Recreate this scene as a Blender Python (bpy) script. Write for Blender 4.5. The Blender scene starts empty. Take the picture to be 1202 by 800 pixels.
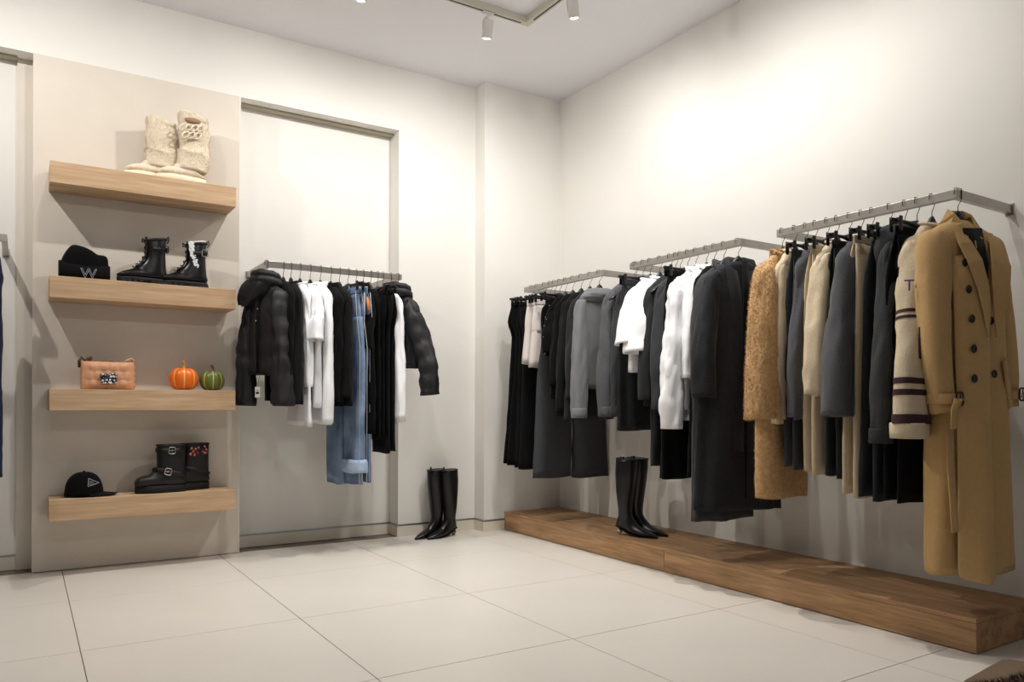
import bpy, bmesh, math, random
from mathutils import Vector, Matrix, noise
random.seed(7)
PI = math.pi
SC = bpy.context.scene
COL = SC.collection

# ------------------------------------------------------------ camera
cd = bpy.data.cameras.new('camera'); cam = bpy.data.objects.new('camera', cd); COL.objects.link(cam)
cd.sensor_width = 36.0; cd.lens = 36.0 * 898.5 / 1202
cd.shift_y = 73.2 / 1202
cd.clip_start = 0.05
cam.location = (0, 0, 0.9225)
cam.rotation_euler = (Matrix.Rotation(-0.568258, 4, 'Z') @ Matrix.Rotation(PI / 2, 4, 'X') @ Matrix.Rotation(0.003163, 4, 'Z')).to_euler()
SC.camera = cam
# ------------------------------------------------------------ world, exposure
W = bpy.data.worlds.new('world'); SC.world = W; W.use_nodes = True
W.node_tree.nodes['Background'].inputs[0].default_value = (0.93, 0.96, 1.0, 1)
W.node_tree.nodes['Background'].inputs[1].default_value = 0.24
SC.view_settings.view_transform = 'Standard'; SC.view_settings.look = 'None'
SC.view_settings.exposure = 0.02; SC.view_settings.gamma = 1.0; SC.view_settings.use_curve_mapping = False
# key dimensions of the room (metres)
XR = 3.462; YM = 4.883; YN = 5.029; YP = 4.747; XP = 2.793; ZC = 3.235
XL = -3.4; YF = -3.6
# spotlights: (x, y, aim x, aim y, aim z, power, cone degrees)
SPOTS = [(2.27, 3.83, 2.35, 4.95, 1.50, 50, 150),
         (2.545, 3.37, 3.46, 3.95, 1.45, 45, 150),
         (1.50, 3.83, 1.20, 4.98, 1.50, 48, 150),
         (-0.62, 3.83, 0.30, 4.86, 1.50, 66, 150),
         (0.30, 3.83, 0.35, 4.95, 1.80, 14, 150),
         (2.545, 2.55, 3.46, 2.85, 1.45, 44, 150),
         (2.545, 1.90, 3.46, 2.00, 1.70, 26, 140),
         (1.00, 3.75, 1.40, 2.75, 0.00, 125, 110),
         (2.545, 2.95, 1.70, 2.60, 0.00, 125, 115),
         (-0.655, 2.60, 3.46, 3.10, 2.60, 42, 90),
         (1.30, 0.43, 1.90, 4.90, 2.60, 36, 90),
         (-0.20, 0.43, 0.40, 4.90, 2.60, 26, 90)]

# ------------------------------------------------------------ materials
def srgb(r, g, b):
    f = lambda c: (c / 255 / 12.92) if c / 255 <= 0.04045 else ((c / 255 + 0.055) / 1.055) ** 2.4
    return (f(r), f(g), f(b), 1)
_m = {}
def mat(name, col, rough=0.6, metal=0.0, var=0.0, vscale=8.0, bump=0.0, bscale=60.0, sheen=0.0, spec=0.5, coat=0.0, stretch=None, emit=None, col2=None):
    if name in _m: return _m[name]
    m = bpy.data.materials.new(name); m.use_nodes = True; nt = m.node_tree; N = nt.nodes; L = nt.links
    b = N['Principled BSDF']; c = srgb(*col)
    b.inputs['Base Color'].default_value = c; b.inputs['Roughness'].default_value = rough
    b.inputs['Metallic'].default_value = metal; b.inputs['Specular IOR Level'].default_value = spec
    if sheen: b.inputs['Sheen Weight'].default_value = sheen; b.inputs['Sheen Roughness'].default_value = 0.4
    if coat: b.inputs['Coat Weight'].default_value = coat; b.inputs['Coat Roughness'].default_value = 0.15
    tc = N.new('ShaderNodeTexCoord'); mp = N.new('ShaderNodeMapping'); L.new(tc.outputs['Object'], mp.inputs[0])
    if stretch: mp.inputs['Scale'].default_value = stretch
    if var or col2:
        n = N.new('ShaderNodeTexNoise'); n.inputs['Scale'].default_value = vscale; n.inputs['Detail'].default_value = 4
        L.new(mp.outputs[0], n.inputs['Vector'])
        r = N.new('ShaderNodeMix'); r.data_type = 'RGBA'
        if col2: ca = c; cb = srgb(*col2)
        else:
            ca = tuple(min(1, x * (1 - var)) for x in c[:3]) + (1,); cb = tuple(min(1, x * (1 + var)) for x in c[:3]) + (1,)
        r.inputs['A'].default_value = ca; r.inputs['B'].default_value = cb
        mr = N.new('ShaderNodeMapRange'); mr.inputs[1].default_value = 0.32; mr.inputs[2].default_value = 0.68
        L.new(n.outputs['Fac'], mr.inputs[0]); L.new(mr.outputs[0], r.inputs['Factor']); L.new(r.outputs['Result'], b.inputs['Base Color'])
    if bump:
        n2 = N.new('ShaderNodeTexNoise'); n2.inputs['Scale'].default_value = bscale; n2.inputs['Detail'].default_value = 3
        L.new(mp.outputs[0], n2.inputs['Vector'])
        bp = N.new('ShaderNodeBump'); bp.inputs['Strength'].default_value = bump; bp.inputs['Distance'].default_value = 0.004
        L.new(n2.outputs['Fac'], bp.inputs['Height']); L.new(bp.outputs[0], b.inputs['Normal'])
    if emit:
        b.inputs['Emission Color'].default_value = c; b.inputs['Emission Strength'].default_value = emit
    _m[name] = m; return m
def wood(name, a, b_, axis):
    m = bpy.data.materials.new(name); m.use_nodes = True; nt = m.node_tree; N = nt.nodes; L = nt.links
    b = N['Principled BSDF']; b.inputs['Roughness'].default_value = 0.55; b.inputs['Specular IOR Level'].default_value = 0.3
    tc = N.new('ShaderNodeTexCoord'); mp = N.new('ShaderNodeMapping')
    mp.inputs['Scale'].default_value = (1.3, 12, 12) if axis == 'x' else (12, 1.3, 12)
    L.new(tc.outputs['Object'], mp.inputs[0])
    n = N.new('ShaderNodeTexNoise'); n.inputs['Scale'].default_value = 1.4; n.inputs['Detail'].default_value = 8; n.inputs['Roughness'].default_value = 0.6; n.inputs['Distortion'].default_value = 1.2
    L.new(mp.outputs[0], n.inputs['Vector'])
    mp2 = N.new('ShaderNodeMapping'); mp2.inputs['Scale'].default_value = (3, 90, 90) if axis == 'x' else (90, 3, 90)
    L.new(tc.outputs['Object'], mp2.inputs[0])
    n2 = N.new('ShaderNodeTexNoise'); n2.inputs['Scale'].default_value = 1.2; n2.inputs['Detail'].default_value = 3; L.new(mp2.outputs[0], n2.inputs['Vector'])
    ad = N.new('ShaderNodeMath'); ad.operation = 'MULTIPLY_ADD'; ad.inputs[1].default_value = 0.35; L.new(n2.outputs['Fac'], ad.inputs[0])
    mu = N.new('ShaderNodeMath'); mu.operation = 'MULTIPLY'; mu.inputs[1].default_value = 0.65; L.new(n.outputs['Fac'], mu.inputs[0]); L.new(mu.outputs[0], ad.inputs[2])
    r = N.new('ShaderNodeValToRGB'); r.color_ramp.elements[0].position = 0.36; r.color_ramp.elements[1].position = 0.62
    r.color_ramp.elements[0].color = srgb(*a); r.color_ramp.elements[1].color = srgb(*b_)
    L.new(ad.outputs[0], r.inputs[0]); L.new(r.outputs[0], b.inputs['Base Color'])
    bp = N.new('ShaderNodeBump'); bp.inputs['Strength'].default_value = 0.15; bp.inputs['Distance'].default_value = 0.002
    L.new(ad.outputs[0], bp.inputs['Height']); L.new(bp.outputs[0], b.inputs['Normal'])
    return m
WALL = mat('wall_paint', (232, 229, 223), 0.85, var=0.012, vscale=3, bump=0.03, bscale=220, spec=0.25)
PANEL = mat('panel_paint', (216, 207, 195), 0.85, var=0.02, vscale=5, bump=0.05, bscale=200, spec=0.25)
CEIL = mat('ceiling_paint', (238, 238, 242), 0.9, spec=0.2)
BASEM = mat('baseboard_paint', (222, 214, 198), 0.6, spec=0.3)
STRIP = mat('aluminium_strip', (150, 155, 160), 0.35, metal=0.9)
TILE = mat('floor_tile', (214, 208, 199), 0.34, var=0.02, vscale=2.5, bump=0.01, bscale=30, spec=0.4)
GROUT = mat('grout', (120, 110, 98), 0.9)
OAKX = wood('oak_shelf', (180, 146, 112), (208, 178, 144), 'x')
OAKY = wood('oak_platform', (136, 103, 72), (184, 146, 106), 'y')
METAL = mat('brushed_steel', (168, 164, 158), 0.32, metal=0.85, var=0.05, vscale=30)
HOOK = mat('hook_steel', (60, 60, 62), 0.3, metal=0.9)
HANG = mat('hanger_black', (9, 9, 10), 0.4, spec=0.4)
BLACK = mat('black_cloth', (8, 8, 9), 0.95, var=0.15, vscale=12, bump=0.2, bscale=250, sheen=0.03, spec=0.15)
BLACK2 = mat('black_ribbed_cloth', (10, 10, 11), 0.9, var=0.15, vscale=10, bump=0.3, bscale=180, sheen=0.05, spec=0.2)
NYLON = mat('black_nylon', (25, 25, 27), 0.55, var=0.1, vscale=7, bump=0.35, bscale=45, spec=0.35)
WHITE = mat('white_cotton', (238, 238, 240), 0.85, var=0.01, bump=0.12, bscale=90, sheen=0.05, spec=0.2)
OFFW = mat('off_white_canvas', (214, 205, 200), 0.85, var=0.02, bump=0.15, bscale=120, spec=0.2)
DENIM = mat('blue_denim', (88, 108, 138), 0.9, vscale=7, bump=0.35, bscale=260, spec=0.2, col2=(136, 154, 180))
DENIMD = mat('dark_denim', (28, 38, 62), 0.9, var=0.2, vscale=9, bump=0.3, bscale=260, spec=0.2)
STITCH = mat('pale_stitching', (196, 196, 196), 0.9)
GREYW = mat('grey_wool', (118, 119, 121), 0.95, var=0.07, vscale=220, bump=0.5, bscale=240, sheen=0.15, spec=0.15)
DGREY = mat('dark_grey_wool', (56, 57, 59), 0.95, var=0.14, vscale=160, bump=0.5, bscale=220, sheen=0.1, spec=0.12)
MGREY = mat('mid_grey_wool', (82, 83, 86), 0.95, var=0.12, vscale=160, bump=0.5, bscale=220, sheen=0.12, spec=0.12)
CHAR = mat('charcoal_wool', (40, 41, 43), 0.95, var=0.16, vscale=140, bump=0.5, bscale=220, sheen=0.08, spec=0.12)
SUITG = mat('charcoal_suiting', (60, 61, 64), 0.85, var=0.06, vscale=90, bump=0.15, bscale=300, spec=0.2)
BEIGE = mat('beige_wool', (192, 174, 146), 0.95, var=0.05, vscale=90, bump=0.4, bscale=200, sheen=0.12, spec=0.15)
LBEIGE = mat('light_beige_knit', (205, 188, 160), 0.95, var=0.05, vscale=90, bump=0.5, bscale=180, sheen=0.12, spec=0.15)
CAMEL = mat('camel_wool', (186, 152, 104), 0.9, var=0.04, vscale=70, bump=0.25, bscale=240, sheen=0.12, spec=0.15)
CAMELD = mat('camel_lining', (148, 118, 78), 0.9, var=0.04, vscale=70, bump=0.25, bscale=240, spec=0.15)
TEDDY = mat('brown_camel_fur', (192, 155, 110), 0.95, var=0.16, vscale=60, bump=0.7, bscale=120, sheen=0.2, spec=0.1)
PLUM = mat('dark_plum_stripe', (52, 26, 32), 0.9)
PURPLE = mat('purple_print', (92, 74, 140), 0.8)
ORANGEP = mat('orange_print', (228, 128, 34), 0.8)
REDP = mat('red_print', (190, 36, 44), 0.8)
BLUEP = mat('blue_print', (42, 62, 122), 0.8)
WHITEP = mat('white_print', (210, 212, 204), 0.8)
GREENP = mat('green_print', (96, 130, 66), 0.8)
LEATHER = mat('black_leather', (7, 7, 8), 0.3, var=0.1, vscale=20, bump=0.12, bscale=60, spec=0.42)
LEATHERM = mat('matte_black_leather', (11, 11, 11), 0.45, bump=0.15, bscale=50, spec=0.45)
RUBBER = mat('black_rubber', (16, 16, 17), 0.6, spec=0.4)
CHROME = mat('polished_chrome', (205, 203, 198), 0.15, metal=1.0)
GOLD = mat('antique_gold', (150, 120, 72), 0.25, metal=1.0)
CREAM = mat('cream_shearling', (228, 214, 192), 0.95, var=0.07, vscale=60, bump=0.9, bscale=150, sheen=0.2, spec=0.1)
CREAMS = mat('cream_rubber_sole', (240, 228, 200), 0.6)
SHEARL = mat('white_shearling', (225, 225, 222), 0.95, bump=0.8, bscale=160, var=0.1, vscale=90)
PEACH = mat('peach_leather', (218, 160, 122), 0.42, var=0.03, vscale=12, bump=0.06, bscale=90, spec=0.45)
BROWNR = mat('brown_ribbon', (86, 56, 46), 0.6)
WGEM = mat('white_crystal', (236, 238, 240), 0.25)
GEM = mat('faceted_crystal', (196, 200, 205), 0.08, metal=1.0)
SUEDE = mat('brown_suede', (116, 96, 76), 0.95, var=0.08, vscale=14, bump=0.3, bscale=100)
DFUR = mat('dark_brown_fur', (84, 62, 50), 0.95, var=0.3, vscale=30, bump=0.8, bscale=70)
SPOTM = mat('white_enamel', (226, 224, 220), 0.4)
TRACKM = mat('track_cream', (205, 200, 186), 0.5)
SLOT = mat('track_slot', (62, 58, 50), 0.7)
LENS = mat('lit_lens', (255, 246, 228), 0.4, emit=9.0)
TAGM = mat('paper_tag', (225, 225, 222), 0.8)
INK = mat('black_ink', (30, 30, 32), 0.8)
THREAD = mat('grey_thread', (150, 152, 158), 0.9)
LABELR = mat('red_label', (92, 26, 22), 0.8)
def pumpkin_mat(name, a, b_, n):
    m = bpy.data.materials.new(name); m.use_nodes = True; nt = m.node_tree; N = nt.nodes; L = nt.links
    b = N['Principled BSDF']; b.inputs['Roughness'].default_value = 0.32
    tc = N.new('ShaderNodeTexCoord'); sp = N.new('ShaderNodeSeparateXYZ'); L.new(tc.outputs['Object'], sp.inputs[0])
    at = N.new('ShaderNodeMath'); at.operation = 'ARCTAN2'; L.new(sp.outputs[1], at.inputs[0]); L.new(sp.outputs[0], at.inputs[1])
    mu = N.new('ShaderNodeMath'); mu.operation = 'MULTIPLY'; mu.inputs[1].default_value = n; L.new(at.outputs[0], mu.inputs[0])
    co = N.new('ShaderNodeMath'); co.operation = 'COSINE'; L.new(mu.outputs[0], co.inputs[0])
    mr = N.new('ShaderNodeMapRange'); mr.inputs[1].default_value = -1; mr.inputs[2].default_value = -0.86; mr.inputs[3].default_value = 1; mr.inputs[4].default_value = 0
    L.new(co.outputs[0], mr.inputs[0])
    mx = N.new('ShaderNodeMix'); mx.data_type = 'RGBA'; mx.inputs['A'].default_value = srgb(*a); mx.inputs['B'].default_value = srgb(*b_)
    L.new(mr.outputs[0], mx.inputs['Factor']); L.new(mx.outputs['Result'], b.inputs['Base Color'])
    return m

# ------------------------------------------------------------ mesh helpers
def new_obj(name, bm, m, parent=None, smooth=True, kind=None, label=None, recalc=True):
    if recalc: bmesh.ops.recalc_face_normals(bm, faces=bm.faces[:])
    me = bpy.data.meshes.new(name); bm.to_mesh(me); bm.free()
    if smooth:
        for p in me.polygons: p.use_smooth = True
    me.materials.append(m)
    o = bpy.data.objects.new(name, me); COL.objects.link(o)
    if parent: o.parent = parent
    if kind: o['kind'] = kind
    if label: o['label'] = label
    return o
def thing(name, label, cat, loc, rz=0.0, group=None):
    o = bpy.data.objects.new(name, None); COL.objects.link(o); o.empty_display_size = 0.05
    o.location = loc; o.rotation_euler = (0, 0, rz); o['label'] = label; o['category'] = cat
    if group: o['group'] = group
    return o
def box(bm, a, b, bevel=0.0, M=None):
    vs = [bm.verts.new((x, y, z)) for x in (a[0], b[0]) for y in (a[1], b[1]) for z in (a[2], b[2])]
    fs = [bm.faces.new([vs[i] for i in q]) for q in ((0, 1, 3, 2), (4, 6, 7, 5), (0, 4, 5, 1), (2, 3, 7, 6), (0, 2, 6, 4), (1, 5, 7, 3))]
    if M is not None: bmesh.ops.transform(bm, matrix=M, verts=vs)
    if bevel:
        es = list({e for f in fs for e in f.edges})
        bmesh.ops.bevel(bm, geom=es, offset=bevel, segments=2, profile=0.5, affect='EDGES')
    return vs
def boxo(name, a, b, m, parent=None, bevel=0.0, kind=None, label=None):
    bm = bmesh.new(); box(bm, a, b, bevel); return new_obj(name, bm, m, parent, False, kind, label)
def skin(bm, rings, cap0=True, cap1=True):
    R = [[bm.verts.new(p) for p in r] for r in rings]; n = len(R[0])
    for i in range(len(R) - 1):
        for j in range(n):
            k = (j + 1) % n
            bm.faces.new((R[i][j], R[i][k], R[i + 1][k], R[i + 1][j]))
    if cap0: bm.faces.new(R[0])
    if cap1: bm.faces.new(R[-1])
    return R
def tube(bm, pts, r, n=8, close=False):
    pts = [Vector(p) for p in pts]; rings = []; prev = None
    for i, p in enumerate(pts):
        if close: t = pts[(i + 1) % len(pts)] - pts[i - 1]
        else: t = pts[min(i + 1, len(pts) - 1)] - pts[max(i - 1, 0)]
        t.normalize()
        a = prev if prev is not None else (Vector((0, 0, 1)) if abs(t.z) < 0.9 else Vector((1, 0, 0)))
        u = (a - t * a.dot(t)).normalized(); v = t.cross(u); prev = u
        rr = r[i] if isinstance(r, (list, tuple)) else r
        rings.append([p + (u * math.cos(2 * PI * j / n) + v * math.sin(2 * PI * j / n)) * rr for j in range(n)])
    if close: rings.append(rings[0]); skin(bm, rings, False, False)
    else: skin(bm, rings)
def ribbon(bm, pts, w, th, up):
    """flat strap: pts centre line, w half width along vector up (or list), th half thickness"""
    pts = [Vector(p) for p in pts]; rings = []
    for i, p in enumerate(pts):
        t = (pts[min(i + 1, len(pts) - 1)] - pts[max(i - 1, 0)]).normalized()
        u = Vector(up) if not isinstance(up, list) else Vector(up[i]); u = (u - t * u.dot(t)).normalized(); v = t.cross(u)
        ww = w[i] if isinstance(w, (list, tuple)) else w
        rings.append([p + u * ww + v * th, p + u * ww - v * th, p - u * ww - v * th, p - u * ww + v * th])
    skin(bm, rings)
def lathe(bm, prof, n=24, c=(0, 0, 0), M=None):
    rings = [[Vector((c[0] + r * math.cos(2 * PI * j / n), c[1] + r * math.sin(2 * PI * j / n), c[2] + z)) for j in range(n)] for r, z in prof]
    if M is not None: rings = [[M @ p for p in r] for r in rings]
    skin(bm, rings)
def ball(bm, c, r, seg=8):
    bmesh.ops.create_uvsphere(bm, u_segments=seg, v_segments=max(4, seg // 2 + 1), radius=r, matrix=Matrix.Translation(c))
def interp(keys, x):
    """keys sorted rows (x, v1, v2..) -> smooth interpolation"""
    if x <= keys[0][0]: return list(keys[0][1:])
    if x >= keys[-1][0]: return list(keys[-1][1:])
    for i in range(len(keys) - 1):
        if keys[i][0] <= x <= keys[i + 1][0]:
            a, b = keys[i], keys[i + 1]; t = (x - a[0]) / (b[0] - a[0])
            p = keys[max(i - 1, 0)]; q = keys[min(i + 2, len(keys) - 1)]
            out = []
            for k in range(1, len(a)):
                d = b[0] - a[0]
                m0 = (b[k] - p[k]) / max(b[0] - p[0], 1e-6) * d if i > 0 else (b[k] - a[k])
                m1 = (q[k] - a[k]) / max(q[0] - a[0], 1e-6) * d if i + 2 < len(keys) else (b[k] - a[k])
                t2, t3 = t * t, t * t * t
                out.append((2 * t3 - 3 * t2 + 1) * a[k] + (t3 - 2 * t2 + t) * m0 + (-2 * t3 + 3 * t2) * b[k] + (t3 - t2) * m1)
            return out
def sup(a, e):
    c, s = math.cos(a), math.sin(a)
    return (math.copysign(abs(c) ** (2 / e), c), math.copysign(abs(s) ** (2 / e), s))
def wrinkle(p, seed, f=(9, 9, 2.2)):
    a = noise.noise(Vector((p[0] * f[0] + seed * 13.7, p[1] * f[1] + seed * 5.1, p[2] * f[2] + seed * 3.3)))
    b = noise.noise(Vector((p[0] * f[0] * 2.3 + seed * 3.7, p[1] * f[1] * 2.3 + p[2] * 4, p[2] * f[2] * 2.9 + seed)))
    return a + 0.55 * (0.5 - 2 * abs(b))
def cloth_loft(bm, keys, n=40, dz=0.028, e=2.4, fold=0.010, nf=7, seed=0, wr=0.010, quilt=0.0, qh=0.11, hem_in=0.05, top_close=True, fold_from=0.15, hem_wave=0.0025, tail=None, wf=(9, 9, 2.2)):
    """keys: (depth, s centre, half width s, t centre, half thickness t); depth is measured down from the rail"""
    d0, d1 = keys[0][0], keys[-1][0]; nr = max(6, int((d1 - d0) / dz)); rings = []
    for i in range(nr + 1):
        f = i / nr; f = f * 0.8 + 0.2 * f * f if d1 - d0 > 0.4 else f
        d = d0 + (d1 - d0) * f
        sc, hw, tc, ht = interp(keys, d); ring = []
        down = max(0.0, (d - d0 - fold_from) / max(0.3, d1 - d0 - fold_from))
        for j in range(n):
            a = 2 * PI * j / n; cx, cy = sup(a, e)
            x, y = sc + cx * hw, tc + cy * ht
            am = fold * min(1, down * 1.5) * math.sin(nf * a + seed * 2.1 + 1.6 * math.sin(d * 3 + seed))
            w = wr * wrinkle((x, y, d), seed, wf) * min(1.0, (d - d0) * 10)
            g = am + w
            if quilt:
                ph = ((d - d0) / qh) % 1.0
                g += quilt * (math.sin(PI * ph) ** 0.5 - 0.55) + quilt * 0.5 * noise.noise(Vector((x * 9 + seed, y * 9, d * 14)))
            L = math.hypot(cx, cy) or 1
            x += g * cx / L * 0.8; y += g * cy / L
            z = -d
            if i >= nr - 1: z += hem_wave * math.sin(3 * a + seed) 
            if tail and f > 0.7: z -= tail * ((f - 0.7) / 0.3) * (0.5 + 0.5 * math.cos(a))
            ring.append(Vector((x, y, z)))
        rings.append(ring)
    if hem_in:
        last = rings[-1]; c = sum(last, Vector()) / n
        rings.append([c + (p - c) * 0.93 + Vector((0, 0, 0.004)) for p in last])
        rings.append([c + (p - c) * 0.88 + Vector((0, 0, hem_in)) for p in last])
    skin(bm, rings, top_close, True)
def sleeve_loft(bm, pts, n=28, e=2.2, seed=0, wr=0.008, quilt=0.0, qh=0.10, sub=8, fold=0.004, wf=(12, 12, 2.6)):
    """pts: (s, t, depth, rs, rt)"""
    K = [(i,) + tuple(p) for i, p in enumerate(pts)]; N = (len(pts) - 1) * sub; rings = []; run = 0; lastc = None
    for i in range(N + 1):
        s, t, d, rs, rt = interp(K, i / sub)
        if lastc: run += math.dist(lastc, (s, t, d))
        lastc = (s, t, d); ring = []
        a0 = interp(K, min(len(pts) - 1, i / sub + 0.05)); b0 = interp(K, max(0, i / sub - 0.05))
        ax = Vector((a0[0] - b0[0], a0[1] - b0[1], -(a0[2] - b0[2]))).normalized()
        u = Vector((1, 0, 0)); u = (u - ax * u.dot(ax)).normalized() if abs(ax.x) < 0.95 else Vector((0, 0, 1)); v = ax.cross(u)
        for j in range(n):
            a = 2 * PI * j / n; cx, cy = sup(a, e)
            g = wr * wrinkle((s + cx * rs, t + cy * rt, d), seed + 5, wf) * min(1, i / 4) + fold * math.sin(3 * a + seed + 1.5 * math.sin(d * 5 + seed)) * min(1, i / sub) + fold * .5 * math.sin(d * 38 + 2 * a + seed) * math.exp(-((i / N - .45) / .18) ** 2)
            if quilt:
                ph = (run / qh) % 1.0; g += quilt * (math.sin(PI * ph) ** 0.5 - 0.55) + quilt * 0.5 * noise.noise(Vector((cx * 2 + seed, cy * 2, d * 14)))
            ring.append(Vector((s, t, -d)) + u * (cx * (rs + g)) + v * (cy * (rt + g)))
        rings.append(ring)
    last = rings[-1]; c = sum(last, Vector()) / n
    rings.append([c + (p - c) * 0.90 for p in last])
    rings.append([c + (p - c) * 0.82 + Vector((0, 0, 0.045)) for p in last])
    skin(bm, rings)
def text_obj(name, s, size, m, parent, M, extrude=0.0008, outline=0.0, label=None):
    cu = bpy.data.curves.new(name, 'FONT'); cu.body = s; cu.size = size; cu.extrude = extrude; cu.align_x = 'CENTER'
    if outline: cu.fill_mode = 'NONE'; cu.extrude = 0; cu.bevel_depth = outline
    t = bpy.data.objects.new(name + '_src', cu); COL.objects.link(t)
    bpy.context.view_layer.update()
    me = bpy.data.meshes.new_from_object(t.evaluated_get(bpy.context.evaluated_depsgraph_get()))
    bpy.data.objects.remove(t); me.materials.clear(); me.materials.append(m); me.transform(M)
    o = bpy.data.objects.new(name, me); COL.objects.link(o); o.parent = parent
    if label: o['label'] = label
    return o
def fur(src, name, count, length, m, parent, width=0.0012, down=0.6, jitter=0.5):
    me = src.data; vs = [v.co.copy() for v in me.vertices]; polys = [p for p in me.polygons]
    areas = []; tot = 0
    for p in polys: tot += p.area; areas.append(tot)
    import bisect
    V = []; F = []; rnd = random.Random(3)
    for _ in range(count):
        p = polys[bisect.bisect_left(areas, rnd.random() * tot) % len(polys)]
        q = [vs[i] for i in p.vertices]; a, b, c = rnd.random(), rnd.random(), rnd.random()
        if len(q) == 4: pos = (q[0] * (1 - a) + q[1] * a) * (1 - b) + (q[3] * (1 - a) + q[2] * a) * b
        else: pos = q[0]
        d = (p.normal + Vector((rnd.gauss(0, jitter), rnd.gauss(0, jitter), -down + rnd.gauss(0, jitter)))).normalized()
        L = length * (0.6 + 0.8 * c); sd = d.cross(Vector((rnd.gauss(0, 1), rnd.gauss(0, 1), rnd.gauss(0, 1)))).normalized() * width
        k = len(V); V += [pos - sd, pos + sd, pos + d * L]; F.append((k, k + 1, k + 2))
    mm = bpy.data.meshes.new(name); mm.from_pydata(V, [], F); mm.materials.append(m)
    o = bpy.data.objects.new(name, mm); COL.objects.link(o); o.parent = parent; o['kind'] = 'stuff'
    return o

# ------------------------------------------------------------ the room
def struct(name, a, b, m, parent=None, bevel=0.0):
    return boxo(name, a, b, m, parent, bevel, 'structure')
floor = struct('floor', (XL, YF, -0.12), (XR + 0.1, YN + 0.1, -0.004), GROUT)
TX, TY, OX, OY = 0.82, 0.846, 0.181, 4.094
i0 = int(math.floor((XL - OX) / TX)); i1 = int(math.ceil((XR - OX) / TX)); j0 = int(math.floor((-1.6 - OY) / TY)); j1 = int(math.ceil((YN - OY) / TY))
full = None
for i in range(i0, i1):
    for j in range(j0, j1):
        x0, x1 = OX + i * TX, OX + (i + 1) * TX; y0, y1 = OY + j * TY, OY + (j + 1) * TY
        cx0, cx1, cy0, cy1 = max(x0, XL), min(x1, XR), y0, min(y1, YM)
        if cx1 - cx0 < 0.02 or cy1 - cy0 < 0.02: continue
        whole = (cx0 == x0 and cx1 == x1 and cy1 == y1)
        if whole and full:
            t = full.copy(); COL.objects.link(t)
        else:
            g = 0.0016; bm = bmesh.new(); box(bm, (g, g, -0.004), (cx1 - cx0 - g, cy1 - cy0 - g, 0.0), 0.0008); t = new_obj('tile', bm, TILE, floor, False)
            if whole: full = t
        t.parent = floor; t.location = (cx0, cy0, 0)
ceiling = struct('ceiling', (XL, YF, ZC), (XR + 0.1, YN + 0.1, ZC + 0.1), CEIL)
struct('wall_right', (XR, YF, 0), (XR + 0.1, YN + 0.1, ZC), WALL)
struct('wall_left', (XL - 0.1, YF, 0), (XL, YN + 0.1, ZC), WALL)
# back wall: recess backs, the face with its openings, the proud pier at the corner
wb = struct('wall_back', (XL, YN, 0), (XR, YN + 0.1, ZC), WALL)
NX0, NX1, NZ = 1.127, 2.185, 2.806
struct('wall_face', (XL, YM, NZ), (XR, YN, ZC), WALL, wb)
struct('wall_face', (NX1, YM, 0), (XR, YN, NZ), WALL, wb)
struct('wall_face', (0.040, YM, 0), (NX0, YN, NZ), WALL, wb)
struct('wall_face', (XL, YM, 0), (-1.5, YN, NZ), WALL, wb)
struct('trim_1', (-0.032, YN - 0.03, 0), (0.040, YN, NZ), PANEL)
struct('wall_pier', (XP, YP, 0), (XR, YM, ZC), WALL)
# thin khaki boards under the back of the recess soffits, darker than the walls
SOFF = mat('recess_edge_khaki', (176, 168, 146), 0.8)
struct('trim_2', (NX0, YM + 0.085, NZ - 0.012), (NX1, YN - 0.001, NZ - 0.0005), SOFF)
struct('trim_3', (-1.5, YM + 0.085, NZ - 0.012), (-0.033, YN - 0.001, NZ - 0.0005), SOFF)
def baseb(n, a, b):
    struct('baseboard_' + n, (a[0], a[1], 0.0), (b[0], b[1], 0.072), BASEM)
    struct('trim_' + n, (a[0], a[1] - 0.001, 0.072), (b[0], b[1], 0.083), STRIP)
baseb('niche', (NX0, YN - 0.008), (NX1, YN)); baseb('side', (NX1 - 0.008, YM), (NX1, YN))
baseb('back', (NX1 - 0.008, YM - 0.008), (XP, YM)); baseb('pier_side', (XP - 0.008, YP), (XP, YM - 0.008))
baseb('pier', (XP - 0.008, YP - 0.008), (2.964, YP)); baseb('left', (-1.5, YN - 0.008), (-0.034, YN)); baseb('left_back', (XL, YM - 0.008), (-1.5, YM))
baseb('right', (XR - 0.008, YF), (XR, 1.44))

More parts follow.
